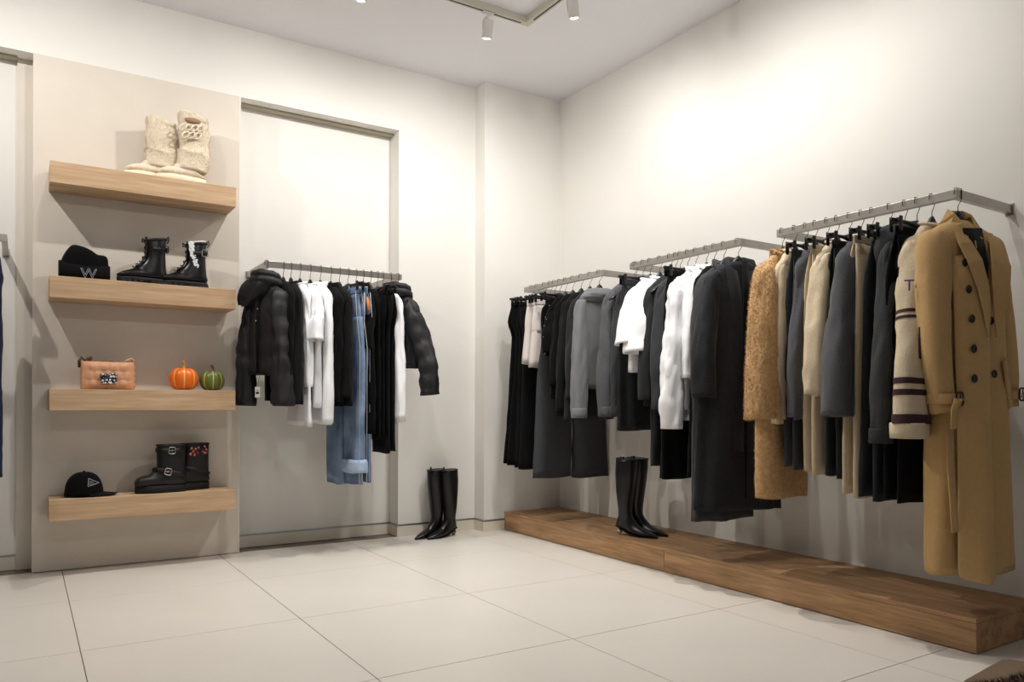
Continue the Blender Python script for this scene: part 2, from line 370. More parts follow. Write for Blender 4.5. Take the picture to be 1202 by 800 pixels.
pn = thing('display_panel', 'tall beige wall panel behind the four oak shelves', 'panel', (0.5765, YM, 0))
boxo('board', (-0.5365, -0.027, 0.004), (0.5365, -0.001, 2.798), PANEL, pn, 0.001)
for z, l in ((2.175, 'oak floating shelf holding the cream fleece boots, the topmost one'), (1.579, 'oak floating shelf holding the beanie and black lace-up boots'),
             (0.991, 'oak floating shelf holding the peach handbag and two pumpkins'), (0.414, 'oak floating shelf holding the black cap and buckle boots, the lowest one')):
    s = thing('floating_shelf', l, 'shelf', (0.578, YM - 0.027, z), 0, 'four oak wall shelves')
    boxo('board', (-0.465, -0.226, -0.113), (0.465, -0.001, 0), OAKX, s, 0.0015)
pf = []
for (y0, y1, l) in ((3.0905, YP - 0.002, 'far section of the low oak floor platform, under boots, trousers and knitwear'), (1.457, 3.0885, 'near section of the low oak floor platform, ending beneath the camel coat')):
    p = thing('platform', l, 'platform', (2.966, y0, 0), 0, 'oak floor platform sections')
    L_ = y1 - y0
    boxo('top_board', (0.0, 0, 0.1145), (XR - 2.967, L_, 0.132), OAKY, p, 0.001)
    boxo('front_board', (0.0, 0, 0.004), (0.018, L_, 0.1135), OAKY, p, 0.001)
    if y0 < 2: boxo('end_board', (0.0185, 0, 0.004), (XR - 2.967, 0.018, 0.1135), OAKY, p, 0.001)
    boxo('plinth', (0.03, 0.03, 0.0), (XR - 2.967, L_ - 0.01, 0.1135), RUBBER, p)

# ------------------------------------------------------------ rails
XB, YB, ZB = 3.038, 4.565, 1.754
def rail_right(y0, y1, label):
    t = thing('wall_rail', label, 'rail', (XR, (y0 + y1) / 2, ZB), 0, 'steel clothes rails on the right wall')
    x = XB - XR; h = (y1 - y0) / 2; w = 0.012
    boxo('hanging_bar', (x - w, -h, -0.036), (x + w, h, 0), METAL, t, 0.0015)
    for s in (-1, 1):
        boxo('bracket_arm', (x + w, s * h - (w * 2 if s > 0 else 0), -0.036), (-0.006, s * h + (0 if s > 0 else w * 2), 0), METAL, t, 0.0015)
        boxo('wall_plate', (-0.006, s * h - (w * 2.4 if s > 0 else w * .4), -0.042), (0, s * h + (w * .4 if s > 0 else w * 2.4), 0.006), METAL, t, 0.001)
rail_right(1.562, 2.400, 'steel wall rail carrying camel and charcoal garments, nearest the camera')
rail_right(2.615, 3.450, 'steel wall rail carrying white blouses and the long charcoal coat, middle of three')
rail_right(3.700, 4.583, 'steel wall rail carrying trousers and the grey jumper, nearest the corner')
def rail_back(x0, x1, yb, label, yw):
    t = thing('wall_rail', label, 'rail', ((x0 + x1) / 2, yw, ZB), 0, 'steel clothes rails on the back wall')
    h = (x1 - x0) / 2; y = yb - yw; w = 0.012
    boxo('hanging_bar', (-h, y - w, -0.036), (h, y + w, 0), METAL, t, 0.0015)
    for s in (-1, 1):
        boxo('bracket_arm', (s * h - (w * 2 if s > 0 else 0), y + w, -0.036), (s * h + (0 if s > 0 else w * 2), -0.006, 0), METAL, t, 0.0015)
        boxo('wall_plate', (s * h - (w * 2.4 if s > 0 else w * .4), -0.006, -0.042), (s * h + (w * .4 if s > 0 else w * 2.4), 0, 0.006), METAL, t, 0.001)
rail_back(1.198, 2.060, YB, 'steel wall rail in the recess carrying puffer jackets and jeans', YN)
rail_back(-0.95, -0.070, YB, 'steel wall rail cut off by the left edge of the photo', YN)

# ------------------------------------------------------------ hangers
def hook_bm():
    bm = bmesh.new(); R = 0.019; pts = []
    for k in range(13):
        a = math.radians(200 - k * 20)          # loop over the bar (seen along the bar)
        pts.append((math.cos(a) * R, 0, 0.0035 + math.sin(a) * 0.006 - (0.012 if False else 0)))
    # sides drop down around the bar
    path = [(-R, 0, -0.022), (-R, 0, -0.006)] + [(-R * math.cos(k * PI / 8), 0, 0.003 * math.sin(k * PI / 8) + 0.001) for k in range(0, 9)] + [(R, 0, -0.02), (R * .9, 0, -0.04), (R * .35, 0, -0.056), (0, 0, -0.066), (0, 0, -0.098)]
    tube(bm, path, 0.0016, 6); return bm
_hang = {}
def hanger_parts(kind, w):
    key = (kind, w)
    if key in _hang: return _hang[key]
    out = [('hook', hook_bm(), HOOK)]
    bm = bmesh.new()
    if kind == 'top':
        # contoured shoulders with a high domed neck
        rings = []
        for i in range(25):
            u = -1 + 2 * i / 24; s = u * w; a = abs(u)
            zc = -0.114 - 0.118 * a ** 1.05; hh = 0.016 - 0.006 * a + 0.016 * math.exp(-(u / 0.2) ** 4)
            th = 0.012 + 0.006 * a ** 2
            if i in (0, 24): hh *= .5; th *= .5
            rings.append([Vector((s, th * sup(2 * PI * k / 12, 2.4)[0], zc + hh * sup(2 * PI * k / 12, 2.4)[1])) for k in range(12)])
        skin(bm, rings); out.append(('shoulder_bar', bm, HANG))
    else:
        rings = []
        for i in range(17):
            u = -1 + 2 * i / 16; th = 0.007 + 0.012 * math.exp(-(u / 0.18) ** 2)
            rings.append([Vector((u * w, 0.007 * math.cos(2 * PI * k / 10), -0.106 + th * math.sin(2 * PI * k / 10))) for k in range(10)])
        skin(bm, rings); out.append(('clip_bar', bm, HANG))
        for s in (-1, 1):
            bm = bmesh.new(); x = s * w * 0.82
            box(bm, (x - 0.010, -0.023, -0.150), (x + 0.010, -0.017, -0.092), 0.002)
            box(bm, (x - 0.010, 0.017, -0.150), (x + 0.010, 0.023, -0.092), 0.002)
            box(bm, (x - 0.008, -0.020, -0.120), (x + 0.008, 0.020, -0.098), 0.002)
            out.append(('clip', bm, HANG))
    res = []
    for nm, b, m in out:
        bmesh.ops.recalc_face_normals(b, faces=b.faces[:]); me = bpy.data.meshes.new(nm); b.to_mesh(me); b.free(); me.materials.append(m)
        for p in me.polygons: p.use_smooth = True
        res.append((nm, me))
    _hang[key] = res; return res
def place(rail, pos, yaw=0.0):
    """rail 'R' runs along y by the right wall, 'A' along x in the recess. local +x points to the wall on R, to the room on A"""
    if rail == 'R': return (XB, pos, ZB), yaw
    return (pos, YB, ZB), -PI / 2 + yaw
def hanger(rail, pos, what, kind='top', w=0.19, yaw=0.0):
    loc, rz = place(rail, pos, yaw)
    t = thing('hanger', ('black shoulder hanger with steel hook holding the ' if kind == 'top' else 'black clip hanger with steel hook gripping the ') + what, 'hanger', loc, rz, 'black hangers on the wall rails')
    for nm, me in hanger_parts(kind, w):
        o = bpy.data.objects.new(nm, me); COL.objects.link(o); o.parent = t
    return t

# ------------------------------------------------------------ garments
SEED = [0]
def top(name, label, short, rail, pos, m, length, near=-1, W=0.20, hem=None, th=0.035, sl=None, r=0.045, yaw=0.0, cat=None, group=None,
        collar=None, fold=0.008, nf=6, wr=0.010, quilt=0.0, fwd=-0.02, cuff=None, ns=0.105, cuffm=None, sr_end=None, out=0.0, cs=0.0, nocuffs=False, hw=0.19, hang=True, tcen=0.0, sfar=True, ribhem=None, wf=(12, 12, 2.6), flare=1.0):
    SEED[0] += 1; sd = SEED[0]; ns += .012
    rtf = .72 if rail == 'A' and not quilt else 1.0
    if rail == 'R': W = W - .018; out = out + .022
    loc, rz = place(rail, pos, yaw)
    t = thing(name, label, cat or name.replace('_', ' '), loc, rz, group)
    hem = hem or W + 0.01
    th = th * .85
    keys = [(ns, cs, .050, 0, .028), (ns + .014, cs, .072, 0, .030), (ns + .042, cs, W * .62, 0, .032), (ns + .068, cs, W * .84, 0, .034), (ns + .10, cs, W * .95, 0, .036), (ns + .15, cs, W * .98, tcen * .3, th * .95),
            (ns + .24, cs, W - .008, tcen * .6, th), (ns + .4, cs, (W * .6 + hem * .4) - .005, tcen, th), (length, cs, hem, tcen, th * 1.1)]
    keys = [k for k in keys[:-1] if k[0] < length - .05] + [keys[-1]]
    bm = bmesh.new(); cloth_loft(bm, keys, fold=fold, nf=nf, seed=sd, wr=wr, quilt=quilt, wf=wf)
    body = new_obj('body', bm, m, t)
    if ribhem:
        bm = bmesh.new(); cloth_loft(bm, [(length - .05, cs, hem * .97, tcen, th * 1.08), (length, cs, hem * .99, tcen, th * 1.1), (length + .012, cs, hem * .97, tcen, th * 1.05)], n=120, dz=.01, fold=0, wr=0.002, seed=sd, nf=1)
        new_obj('hem_rib', bm, ribhem, t)
    if sl:
        for side in (near, -near):
            if side == -near and not sfar: continue
            k = side; re = sr_end or r * .85
            s1 = cs + k * (W - .035)
            o_ = out if side == near else 0
            o2 = o_ if side == near else 0
            pts = [(s1 - k * .055, 0, ns + .060, .012, .020), (s1 - k * .022, -.002, ns + .082, r * .48, r * .62), (s1 - k * .002, -.006, ns + .14, r * .70, r * .80), (s1 + k * (.012 + o2 * .4), fwd * .7, ns + .14 + (sl - ns - .14) * .35, r * .84, r * .92),
                   (s1 + k * (.020 + o2 * .8), fwd * 1.2, ns + (sl - ns) * .72, r * .92, (r + re) * .48), (s1 + k * (.02 + o2), fwd * 1.5, sl, re, re)]
            pts = [(a, q, d, rs, rt * rtf) for a, q, d, rs, rt in pts]
            bm = bmesh.new(); sleeve_loft(bm, pts, seed=sd + side, wr=wr * 1.1, quilt=quilt, fold=.004 if not quilt else 0, wf=wf)
            sv = new_obj('sleeve', bm, m, t)
            if cuff:
                bm = bmesh.new()
                rings = []
                nn = 72 if cuff == 'rib' else 24
                for q, (dd, f) in enumerate(((-.055, 1.02), (-.05, 1.06), (-.02, 1.05), (0.004, 1.03), (.004, .9), (-.03, .85))):
                    rings.append([Vector((pts[-1][0] + (re * f + (.0022 * (jj % 2) if cuff == 'rib' else 0)) * sup(2 * PI * jj / nn, 2.2)[0], pts[-1][1] + (re * rtf * f + (.0022 * (jj % 2) if cuff == 'rib' else 0)) * sup(2 * PI * jj / nn, 2.2)[1], -(sl + dd))) for jj in range(nn)])
                skin(bm, rings); new_obj('cuff', bm, cuffm or m, sv)
    if collar: make_collar(collar, t, m, ns, cs, sd)
    if hang: hanger(rail, pos, short, 'top', min(hw, W - .02), yaw)
    return t
def make_collar(kind, t, m, ns, cs, sd):
    bm = bmesh.new()
    if kind == 'turtle':
        cloth_loft(bm, [(ns - .035, cs, .062, -.004, .040), (ns - .03, cs, .070, -.005, .048), (ns - .005, cs, .074, -.006, .050), (ns + .02, cs, .080, -.006, .048), (ns + .035, cs, .082, -.004, .04)], dz=.006, fold=.004, nf=5, seed=sd, fold_from=0, hem_in=0, top_close=True)
    elif kind == 'crew':
        rings = []
        for q in range(33):
            a = 2 * PI * q / 32; rings.append((cs + .062 * math.cos(a), .036 * math.sin(a), -(ns + .004 - .012 * math.sin(a))))
        tube(bm, rings[:-1], .007, 8, True)
    elif kind == 'shirt':
        for s in (-1, 1):   # folded wings of a shirt collar plus its stand
            ribbon(bm, [(cs + s * .004, .040, -(ns - .004)), (cs + s * .045, .030, -(ns - .006)), (cs + s * .066, .0, -(ns + .004)), (cs + s * .055, -.035, -(ns + .028)), (cs + s * .022, -.048, -(ns + .055))], [.016, .018, .02, .024, .012], .0022, (0, 0, 1))
        lathe(bm, [(.05, -.0), (.052, .012), (.046, .022), (.044, .008)], 20, (cs, 0, -ns - .006))
    elif kind == 'shawl':
        for s in (-1, 1):
            ribbon(bm, [(cs + s * .0, .034, -(ns - .006)), (cs + s * .042, .028, -(ns - .006)), (cs + s * .062, .004, -(ns + .002)), (cs + s * .058, -.034, -(ns + .05)), (cs + s * .040, -.046, -(ns + .20)), (cs + s * .030, -.05, -(ns + .45)), (cs + s * .028, -.05, -(ns + .95))],
                   [.022, .026, .03, .033, .032, .028, .026], .005, [(0, 0, 1), (.3 * s, 0, 1), (.8 * s, 0, .7), (1 * s, -.2, .2), (s, 0, 0), (s, 0, 0), (s, 0, 0)])
    elif kind == 'hood':
        cloth_loft(bm, [(ns - .025, cs, .05, .02, .04), (ns - .012, cs, .085, .02, .065), (ns + .03, cs, .115, .012, .08), (ns + .09, cs, .13, .008, .075), (ns + .14, cs, .12, .01, .055), (ns + .16, cs, .09, .01, .03)], dz=.012, fold=.012, nf=4, seed=sd, fold_from=0, hem_in=0, wr=.02)
    elif kind == 'puff':
        pts = [(cs + .085 * math.cos(2 * PI * q / 24), .062 * math.sin(2 * PI * q / 24), -(ns + .012 + .016 * math.sin(2 * PI * q / 24))) for q in range(24)]
        tube(bm, pts, [.030 + .003 * math.sin(q * 2.3) for q in range(24)], 12, True)
        pts = [(p[0] * .93, p[1] * .93, p[2] + .038) for p in pts]
        tube(bm, pts, [.024 + .003 * math.sin(q * 1.7) for q in range(24)], 12, True)
    nm = {'turtle': 'turtleneck', 'crew': 'neckband', 'hood': 'hood'}.get(kind, 'collar')
    return new_obj(nm, bm, m, t)
def trousers(name, label, short, rail, pos, m, length, near=-1, waist=.12, leg=.11, th=.022, stack=True, yaw=0, cs=0.0, group=None, hemw=None, split=None, wr=.006, cat='trousers', crotch=.36, hangw=None, fold=.006, dl=-.012):
    SEED[0] += 1; sd = SEED[0]
    loc, rz = place(rail, pos, yaw); t = thing(name, label, cat, loc, rz, group); ns = .128; hemw = hemw or leg
    bm = bmesh.new(); cloth_loft(bm, [(ns, cs, waist, 0, .016), (ns + .04, cs, waist, 0, .018)], dz=.01, fold=0, seed=sd, hem_in=.01, wr=.001)
    new_obj('waistband', bm, m, t)
    if stack:
        for k in (-1, 1):
            bm = bmesh.new(); cloth_loft(bm, [(ns + .035, cs, waist * .98, k * .006, .011), (ns + .14, cs, waist * 1.08, k * th * .7, th * .7), (crotch, cs, leg * 1.02, k * th * .8, th * .75), (length - (.012 if k > 0 else 0), cs, hemw, k * th * .95, th * .85)], fold=fold, nf=3, seed=sd + k, wr=wr, n=32, dz=.04)
            new_obj('trouser_leg', bm, m, t)
    else:
        sp = split or leg
        bm = bmesh.new(); cloth_loft(bm, [(ns + .035, cs, waist * .98, 0, .016), (ns + .14, cs, waist * 1.10, 0, .03), (crotch + .02, cs, sp * .96 + leg * .9, 0, .032)], fold=.004, nf=4, seed=sd, wr=wr, n=40)
        new_obj('seat', bm, m, t)
        for k in (-1, 1):
            bm = bmesh.new(); cloth_loft(bm, [(crotch - .05, cs + k * sp * .9, leg * .9, 0, .026), (crotch + .1, cs + k * sp, leg, 0, .03), (length + (dl if k == near else 0), cs + k * (sp + hemw - leg) * 1.0, hemw, 0, .04)], fold=fold * 1.4, nf=3, seed=sd + k, wr=wr, n=36, dz=.04)
            new_obj('trouser_leg', bm, m, t)
    hanger(rail, pos, short, 'clip', hangw or (waist + .03), yaw)
    return t
def skirt(name, label, short, rail, pos, m, length, waist=.14, hem=.17, th=.035, yaw=0, cs=0.0, cat='skirt', fold=.012, nf=7, ns=.118):
    SEED[0] += 1; sd = SEED[0]
    loc, rz = place(rail, pos, yaw); t = thing(name, label, cat, loc, rz)
    bm = bmesh.new(); cloth_loft(bm, [(ns, cs, waist, 0, .016), (ns + .035, cs, waist, 0, .018)], dz=.01, fold=0, seed=sd, hem_in=.01, wr=.001)
    new_obj('waistband', bm, m, t)
    bm = bmesh.new(); cloth_loft(bm, [(ns + .03, cs, waist * .98, 0, .016), (ns + .15, cs, (waist + hem) / 2, 0, th * .8), (length, cs, hem, 0, th)], fold=fold, nf=nf, seed=sd, n=48, dz=.035)
    new_obj('panel', bm, m, t)
    hanger(rail, pos, short, 'clip', waist + .025, yaw)
    return t
# ------------------------------------------------------------ rail in the recess, left to right
N1 = 1
def snaps(par, pts, m=CHROME, r=.006):
    for p in pts:
        bm = bmesh.new(); ball(bm, p, r); new_obj('snap', bm, m, par)
def puffer(label, short, pos, yaw, length, sl, fwd, cs=0, tag=False, hood=False, out=.03, tcen=0.0, th=.075):
    t = top('puffer_jacket', label, short, 'A', pos, NYLON, length, near=N1, W=.18, hem=.165, th=th, sl=sl, r=.062, sr_end=.052, yaw=yaw, cat='jacket', group='black puffer jackets in the recess',
            collar='puff', quilt=.0085, wr=.020, ns=.11, fwd=fwd, out=out, cs=cs, tcen=tcen)
    bm = bmesh.new(); ribbon(bm, [(cs + .01, -.045 + tcen * .3, -.135), (cs + .012, -th - .012 + tcen * .6, -.26), (cs + .012, -th - .020 + tcen, -.45), (cs + .012, -th - .012 + tcen, -(length - .01))], .012, .004, (1, 0, 0))
    new_obj('zip_placket', bm, BLACK2, t)
    snaps(t, [(cs + .022, -th*.9 - .022 + tcen, -.29), (cs + .026, -th - .030 + tcen, -.36), (cs - .06, -.07, -.17)])
    if hood:
        bm = bmesh.new(); cloth_loft(bm, [(.095, cs - .02, .05, -.015, .04), (.105, cs - .02, .09, -.02, .055), (.15, cs - .04, .125, -.03, .07), (.21, cs - .07, .11, -.045, .06), (.26, cs - .10, .05, -.05, .035)], dz=.014, fold=.014, nf=5, seed=3, fold_from=0, hem_in=0, wr=.03)
        new_obj('hood', bm, NYLON, t)
    return t
p1 = puffer('glossy black hooded puffer jacket, leftmost in the recess, price tag showing', 'hooded puffer jacket leftmost in the recess', 1.200, .34, .67, .85, -.02, hood=True, out=.03, th=.055)
tg = bmesh.new(); box(tg, (-.024, -.001, -.062), (.024, .001, 0)); tag_o = new_obj('price_tag', tg, TAGM, p1, False, label='white paper price tag'); tag_o.location = (.03, -.075, -.74)
bm = bmesh.new(); tube(bm, [(.03, -.060, -.66), (.03, -.075, -.742)], .001, 5); new_obj('tag_string', bm, INK, p1)
bm = bmesh.new(); box(bm, (-.015, -.0018, -.042), (.015, -.001, -.030)); box(bm, (-.011, -.0018, -.024), (.011, -.001, -.020)); o = new_obj('printed_lines', bm, INK, tag_o, False)
top('jumper', 'plain black jumper directly right of the hooded puffer jacket', 'first black jumper in the recess', 'A', 1.300, BLACK, .84, near=N1, W=.20, sl=.82, r=.042, cat='jumper')
top('jumper', 'black ribbed jumper between another black jumper and the first white tops', 'second black jumper in the recess', 'A', 1.345, BLACK2, .84, near=N1, W=.195, sl=.84, r=.044, cat='jumper', collar='crew')
top('shirt', 'long white shirt whose pale tail hangs below the black jumpers', 'long white shirt behind the black jumpers', 'A', 1.400, WHITE, .97, near=N1, W=.185, hem=.20, sl=.74, r=.034, cat='shirt', th=.028, collar='crew', fwd=.0)
top('t_shirt', 'white short-sleeved t-shirt with drooping sleeve among black and white tops', 'short-sleeved white t-shirt in the recess', 'A', 1.462, WHITE, .86, near=N1, W=.19, hem=.18, sl=.47, r=.058, sr_end=.066, cat='t-shirt', th=.03, out=.03, collar='crew', fwd=-.02)
top('shirt', 'white long-sleeved shirt just left of the black tops and blue jeans', 'long-sleeved white shirt in the recess', 'A', 1.525, WHITE, .96, near=N1, W=.20, hem=.19, sl=.95, r=.044, sr_end=.040, cat='shirt', collar='shirt', out=.0, fold=.006, fwd=-.01)
top('blouse', 'black blouse with a small bow at the neck, left of the jeans', 'black bow blouse in the recess', 'A', 1.590, BLACK, .85, near=N1, W=.20, sl=.83, r=.040, cat='blouse', collar='shirt')
top('cardigan', 'black cardigan squeezed against the left side of the blue jeans', 'black cardigan beside the jeans', 'A', 1.645, BLACK2, .85, near=N1, W=.21, hem=.21, sl=.80, r=.04, cat='cardigan')
# jeans
def jeans(label, short, pos, m, length, turned, yaw, cs, leg, waist=.15, split=None, cat='jeans'):
    t = trousers('jeans', label, short, 'A', pos, m, length, near=N1, waist=waist, leg=leg, th=.028, stack=split is None, split=split, yaw=yaw, cs=cs, wr=.012, cat=cat, fold=.008, dl=-.012 if split is None else -.09)
    for ss in (.02, -.02):
        bm = bmesh.new(); tube(bm, [(cs + waist * .98 + .001, ss, -.16), (cs + waist * 1.07 + .006, ss * 1.2, -.30), (cs + (split or 0) + leg * 1.0 + .008, ss * 1.2, -.5), (cs + (split or 0) + leg + .006, ss * 1.2, -(length - .02))], .0016, 6)
        new_obj('seam_stitching', bm, STITCH, t)
    for bx in (-.08, .08):
        bm = bmesh.new(); ribbon(bm, [(cs + bx, -.021, -.115), (cs + bx, -.024, -.16)], .006, .002, (1, 0, 0)); new_obj('belt_loop', bm, m, t)
    if turned:
        length -= .09
        for k in (1,):
            bm = bmesh.new(); cc = cs + (k * split if split else 0)
            cloth_loft(bm, [(length - .075, cc, leg + .010, 0, .050), (length - .07, cc, leg + .014, 0, .056), (length, cc, leg + .016, 0, .058), (length + .004, cc, leg + .012, 0, .054)], dz=.012, fold=.003, nf=3, seed=2, fold_from=0, hem_in=.03, wr=.006)
            new_obj('turned_up_cuff', bm, mat('denim_reverse', (160, 180, 204), .9, var=.06, vscale=14, bump=.3, bscale=260), t)
    return t
jeans('light blue denim jeans with a broad turned-up cuff, hanging in the recess', 'turned-up blue jeans', 1.700, DENIM, 1.34, True, .10, -.02, .105, split=.12, waist=.17)
jeans('blue denim jeans with raw hem tucked behind the turned-up pair', 'second pair of blue jeans', 1.752, DENIM, 1.33, False, .05, .02, .13, waist=.15)
r_ = top('cardigan', 'black cardigan with pink and orange trim at its neck, right of the jeans', 'black cardigan with bright neck trim', 'A', 1.800, BLACK, 1.02, near=N1, W=.17, hem=.17, sl=.50, r=.045, cat='cardigan')
bm = bmesh.new(); ribbon(bm, [(.10, -.028, -.135), (.165, -.036, -.19), (.195, -.04, -.27)], .008, .002, (0, 1, 0)); new_obj('orange_trim', bm, ORANGEP, r_, label='orange trim')
bm = bmesh.new(); ribbon(bm, [(.02, -.04, -.125), (.07, -.04, -.145)], .010, .002, (0, 1, .3)); new_obj('pink_trim', bm, REDP, r_, label='pink trim')
pd = top('dress', 'black dress printed with blue, red and white figures, right of the jeans', 'black printed dress', 'A', 1.850, BLACK, 1.06, near=N1, W=.155, hem=.15, th=.028, cat='dress')
rn = random.Random(11)
for k, (dd, m_, hh) in enumerate(((.20, WHITEP, .01), (.33, BLUEP, .04), (.42, WHITEP, .018), (.47, BLUEP, .016), (.53, REDP, .03), (.62, WHITEP, .006), (.70, REDP, .045), (.74, WHITEP, .03), (.79, WHITEP, .04), (.83, GREENP, .012), (.87, WHITEP, .03), (.91, WHITEP, .015), (.99, ORANGEP, .04))):
    bm = bmesh.new()
    for q in range(4):
        s0 = .135 + rn.uniform(-.03, .012); d0 = dd + rn.uniform(-.6, .6) * hh
        bmesh.ops.create_uvsphere(bm, u_segments=8, v_segments=5, radius=1, matrix=Matrix.Translation((s0, -.036 + rn.uniform(-.004, .002), -d0)) @ Matrix.Diagonal((rn.uniform(.006, .014), .004, hh * rn.uniform(.3, .5), 1)))
    new_obj('printed_figure', bm, m_, pd)
trousers('trousers', 'black trousers left of the longest black pair in the recess', 'shorter black trousers in the recess', 'A', 1.895, BLACK, 1.05, near=N1, waist=.16, leg=.15, th=.018)
trousers('trousers', 'longest slim black trousers in the recess, beside the white tunic', 'longest black trousers in the recess', 'A', 1.932, BLACK2, 1.145, near=N1, waist=.16, leg=.13, th=.020, cs=.02)
top('tunic', 'long white tunic between the black trousers and the right-hand puffer jacket', 'long white tunic', 'A', 1.985, WHITE, .95, near=N1, W=.185, hem=.20, th=.036, sl=.93, r=.038, cat='tunic', fwd=-.005, out=.01)
puffer('matt black short puffer jacket at the right end of the recess rail', 'short puffer jacket rightmost in the recess', 2.030, .42, .61, .78, .02, out=.09, th=.055)
# navy garment at the picture's left edge
top('coat', 'navy blue coat, only its sleeve edge in view at the far left', 'navy coat at the far left', 'A', -.125, DENIMD, 1.20, near=N1, W=.21, sl=.85, r=.045, cat='coat')

# ------------------------------------------------------------ right wall, rail nearest the corner
trousers('trousers', 'black wide-leg trousers at the corner end, the outermost pair', 'outermost black trousers by the corner', 'R', 4.50, BLACK, 1.26, waist=.155, leg=.13, hemw=.20, th=.030, cs=-.02)
trousers('trousers', 'black wide-leg trousers partly behind the off-white shorts', 'black trousers behind the shorts', 'R', 4.435, BLACK2, 1.285, waist=.15, leg=.13, hemw=.17, th=.028)
def shorts(label, short, pos, length, cs):
    t = trousers('shorts', label, short, 'R', pos, OFFW, length, waist=.135, leg=.082, hemw=.088, th=.022, cs=cs, stack=False, split=.078, crotch=.34, cat='shorts', fold=.002, wr=.004)
    return t
sh = shorts('off-white shorts with a zip fly, left of the matching pair', 'left pair of off-white shorts', 4.345, .575, -.01)
bm = bmesh.new(); tube(bm, [(-.06, -.022, -.16), (-.05, -.036, -.24), (-.055, -.038, -.30)], .002, 6); new_obj('zip', bm, STRIP, sh)
sh = shorts('off-white shorts with dark button loops, right of the matching pair', 'right pair of off-white shorts', 4.275, .60, .0)
for k in range(4):
    bm = bmesh.new(); dd = .19 + k * .034; w = .022 if k < 3 else .035; tube(bm, [(-.06 - w * .2, -.036 - k * .001, -dd), (-.06 + w, -.038 - k * .001, -dd)], .0022, 6); new_obj('button_loop', bm, INK, sh)
top('top', 'black sleeveless top between the off-white shorts and grey trousers', 'black sleeveless top', 'R', 4.225, BLACK, 1.1, W=.13, hem=.12, th=.03, cat='top')
trousers('trousers', 'charcoal wide-leg trousers with a slit, hanging lowest by the corner', 'charcoal wide-leg trousers', 'R', 4.165, SUITG, 1.335, waist=.135, leg=.135, hemw=.155, th=.03, stack=False, split=.14, cs=.10, fold=.004, crotch=.5)
sq = top('blouse', 'black blouse scattered with crystals over the charcoal trousers', 'crystal-studded black blouse', 'R', 4.10, BLACK, .52, W=.165, hem=.16, th=.04, sl=.50, r=.045, cat='blouse')
bm = bmesh.new(); rr = random.Random(5)
for k in range(46):
    s0 = rr.uniform(-.20, .02); dd = rr.uniform(.17, .51); tt = -.052 - .012 * rr.random()
    if s0 < -.12: tt = -.058 + .03 * (abs(s0) - .12) / .08
    bmesh.ops.create_icosphere(bm, subdivisions=1, radius=.0042, matrix=Matrix.Translation((s0, tt, -dd)))
new_obj('crystal_studs', bm, GEM, sq, False, kind='stuff')
top('top', 'black velvet top left of the black jumper and the grey roll-neck', 'black velvet top', 'R', 4.02, BLACK, .80, W=.17, th=.038, sl=.72, r=.042, cat='top')
top('jumper', 'black jumper half hidden behind the grey cowl-neck jumper', 'black jumper behind the grey one', 'R', 3.93, BLACK2, .91, W=.18, hem=.19, th=.04, sl=.88, r=.044, cat='jumper')
top('jumper', 'dark plain jumper showing below the grey cowl-neck jumper', 'dark jumper below the grey one', 'R', 3.84, CHAR, .93, W=.18, hem=.20, th=.04, sl=.80, r=.044, cat='jumper')
def cowl():
    t = top('jumper', 'light grey jumper with a draped neck and crossed long sleeves', 'light grey draped-neck jumper', 'R', 3.745, GREYW, .74, W=.185, hem=.17, th=.045, sl=.915, r=.056, sr_end=.045, cat='jumper', fwd=-.05, cuff='plain', sfar=False, fold=.012, yaw=-.22)
    # far sleeve swings across the front
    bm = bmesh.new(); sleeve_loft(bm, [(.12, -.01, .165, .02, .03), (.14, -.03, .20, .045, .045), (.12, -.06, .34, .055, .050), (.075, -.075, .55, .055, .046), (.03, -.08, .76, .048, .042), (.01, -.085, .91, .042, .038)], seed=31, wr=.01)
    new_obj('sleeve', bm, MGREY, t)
    bm = bmesh.new()
    cloth_loft(bm, [(.112, .01, .055, 0, .035), (.118, .0, .085, -.005, .050), (.140, -.005, .105, -.010, .058), (.165, -.01, .120, -.012, .060), (.190, -.01, .125, -.01, .055), (.205, -.01, .115, 0, .04)], dz=.006, fold=.008, nf=3, seed=9, fold_from=0, hem_in=0, wr=.03, wf=(5, 5, 16))
    new_obj('draped_neck', bm, GREYW, t); return t
cowl()
# ------------------------------------------------------------ right wall, middle rail
top('jumper', 'mid-grey wool jumper between the draped-neck jumper and the white t-shirts', 'mid-grey jumper left of the white t-shirts', 'R', 3.50, MGREY, .72, W=.185, hem=.18, th=.04, sl=.905, r=.052, cat='jumper', cuff='rib', fwd=-.03, hang=False)
hanger('R', 3.42, 'mid-grey jumper left of the white t-shirts')
top('jumper', 'dark grey wool jumper directly left of the two white t-shirts', 'dark grey jumper left of the white t-shirts', 'R', 3.405, DGREY, .73, W=.18, th=.038, sl=.90, r=.046, cat='jumper', cuff='rib', fwd=-.02)
skirt('skirt', 'charcoal wool skirt below the two white t-shirts', 'charcoal skirt under the white t-shirts', 'R', 3.345, CHAR, .985, waist=.16, hem=.185, th=.045)
top('t_shirt', 'loose white t-shirt with wide sleeve, left one of the pair', 'left white t-shirt of the pair', 'R', 3.285, WHITE, .655, W=.185, hem=.16, th=.035, sl=.50, r=.075, sr_end=.090, cat='t-shirt', fwd=-.02, out=.0, collar='crew')
top('t_shirt', 'loose white t-shirt with wide sleeve, right one of the pair', 'right white t-shirt of the pair', 'R', 3.205, WHITE, .69, W=.185, hem=.15, th=.035, sl=.55, r=.080, sr_end=.092, cat='t-shirt', fwd=-.02, collar='crew')
top('cardigan', 'dark grey long-sleeved wool cardigan right beside the white t-shirts', 'dark grey cardigan beside the white t-shirts', 'R', 3.125, CHAR, .84, W=.19, hem=.19, th=.042, sl=.81, r=.052, cat='cardigan', fwd=-.02, out=.02)
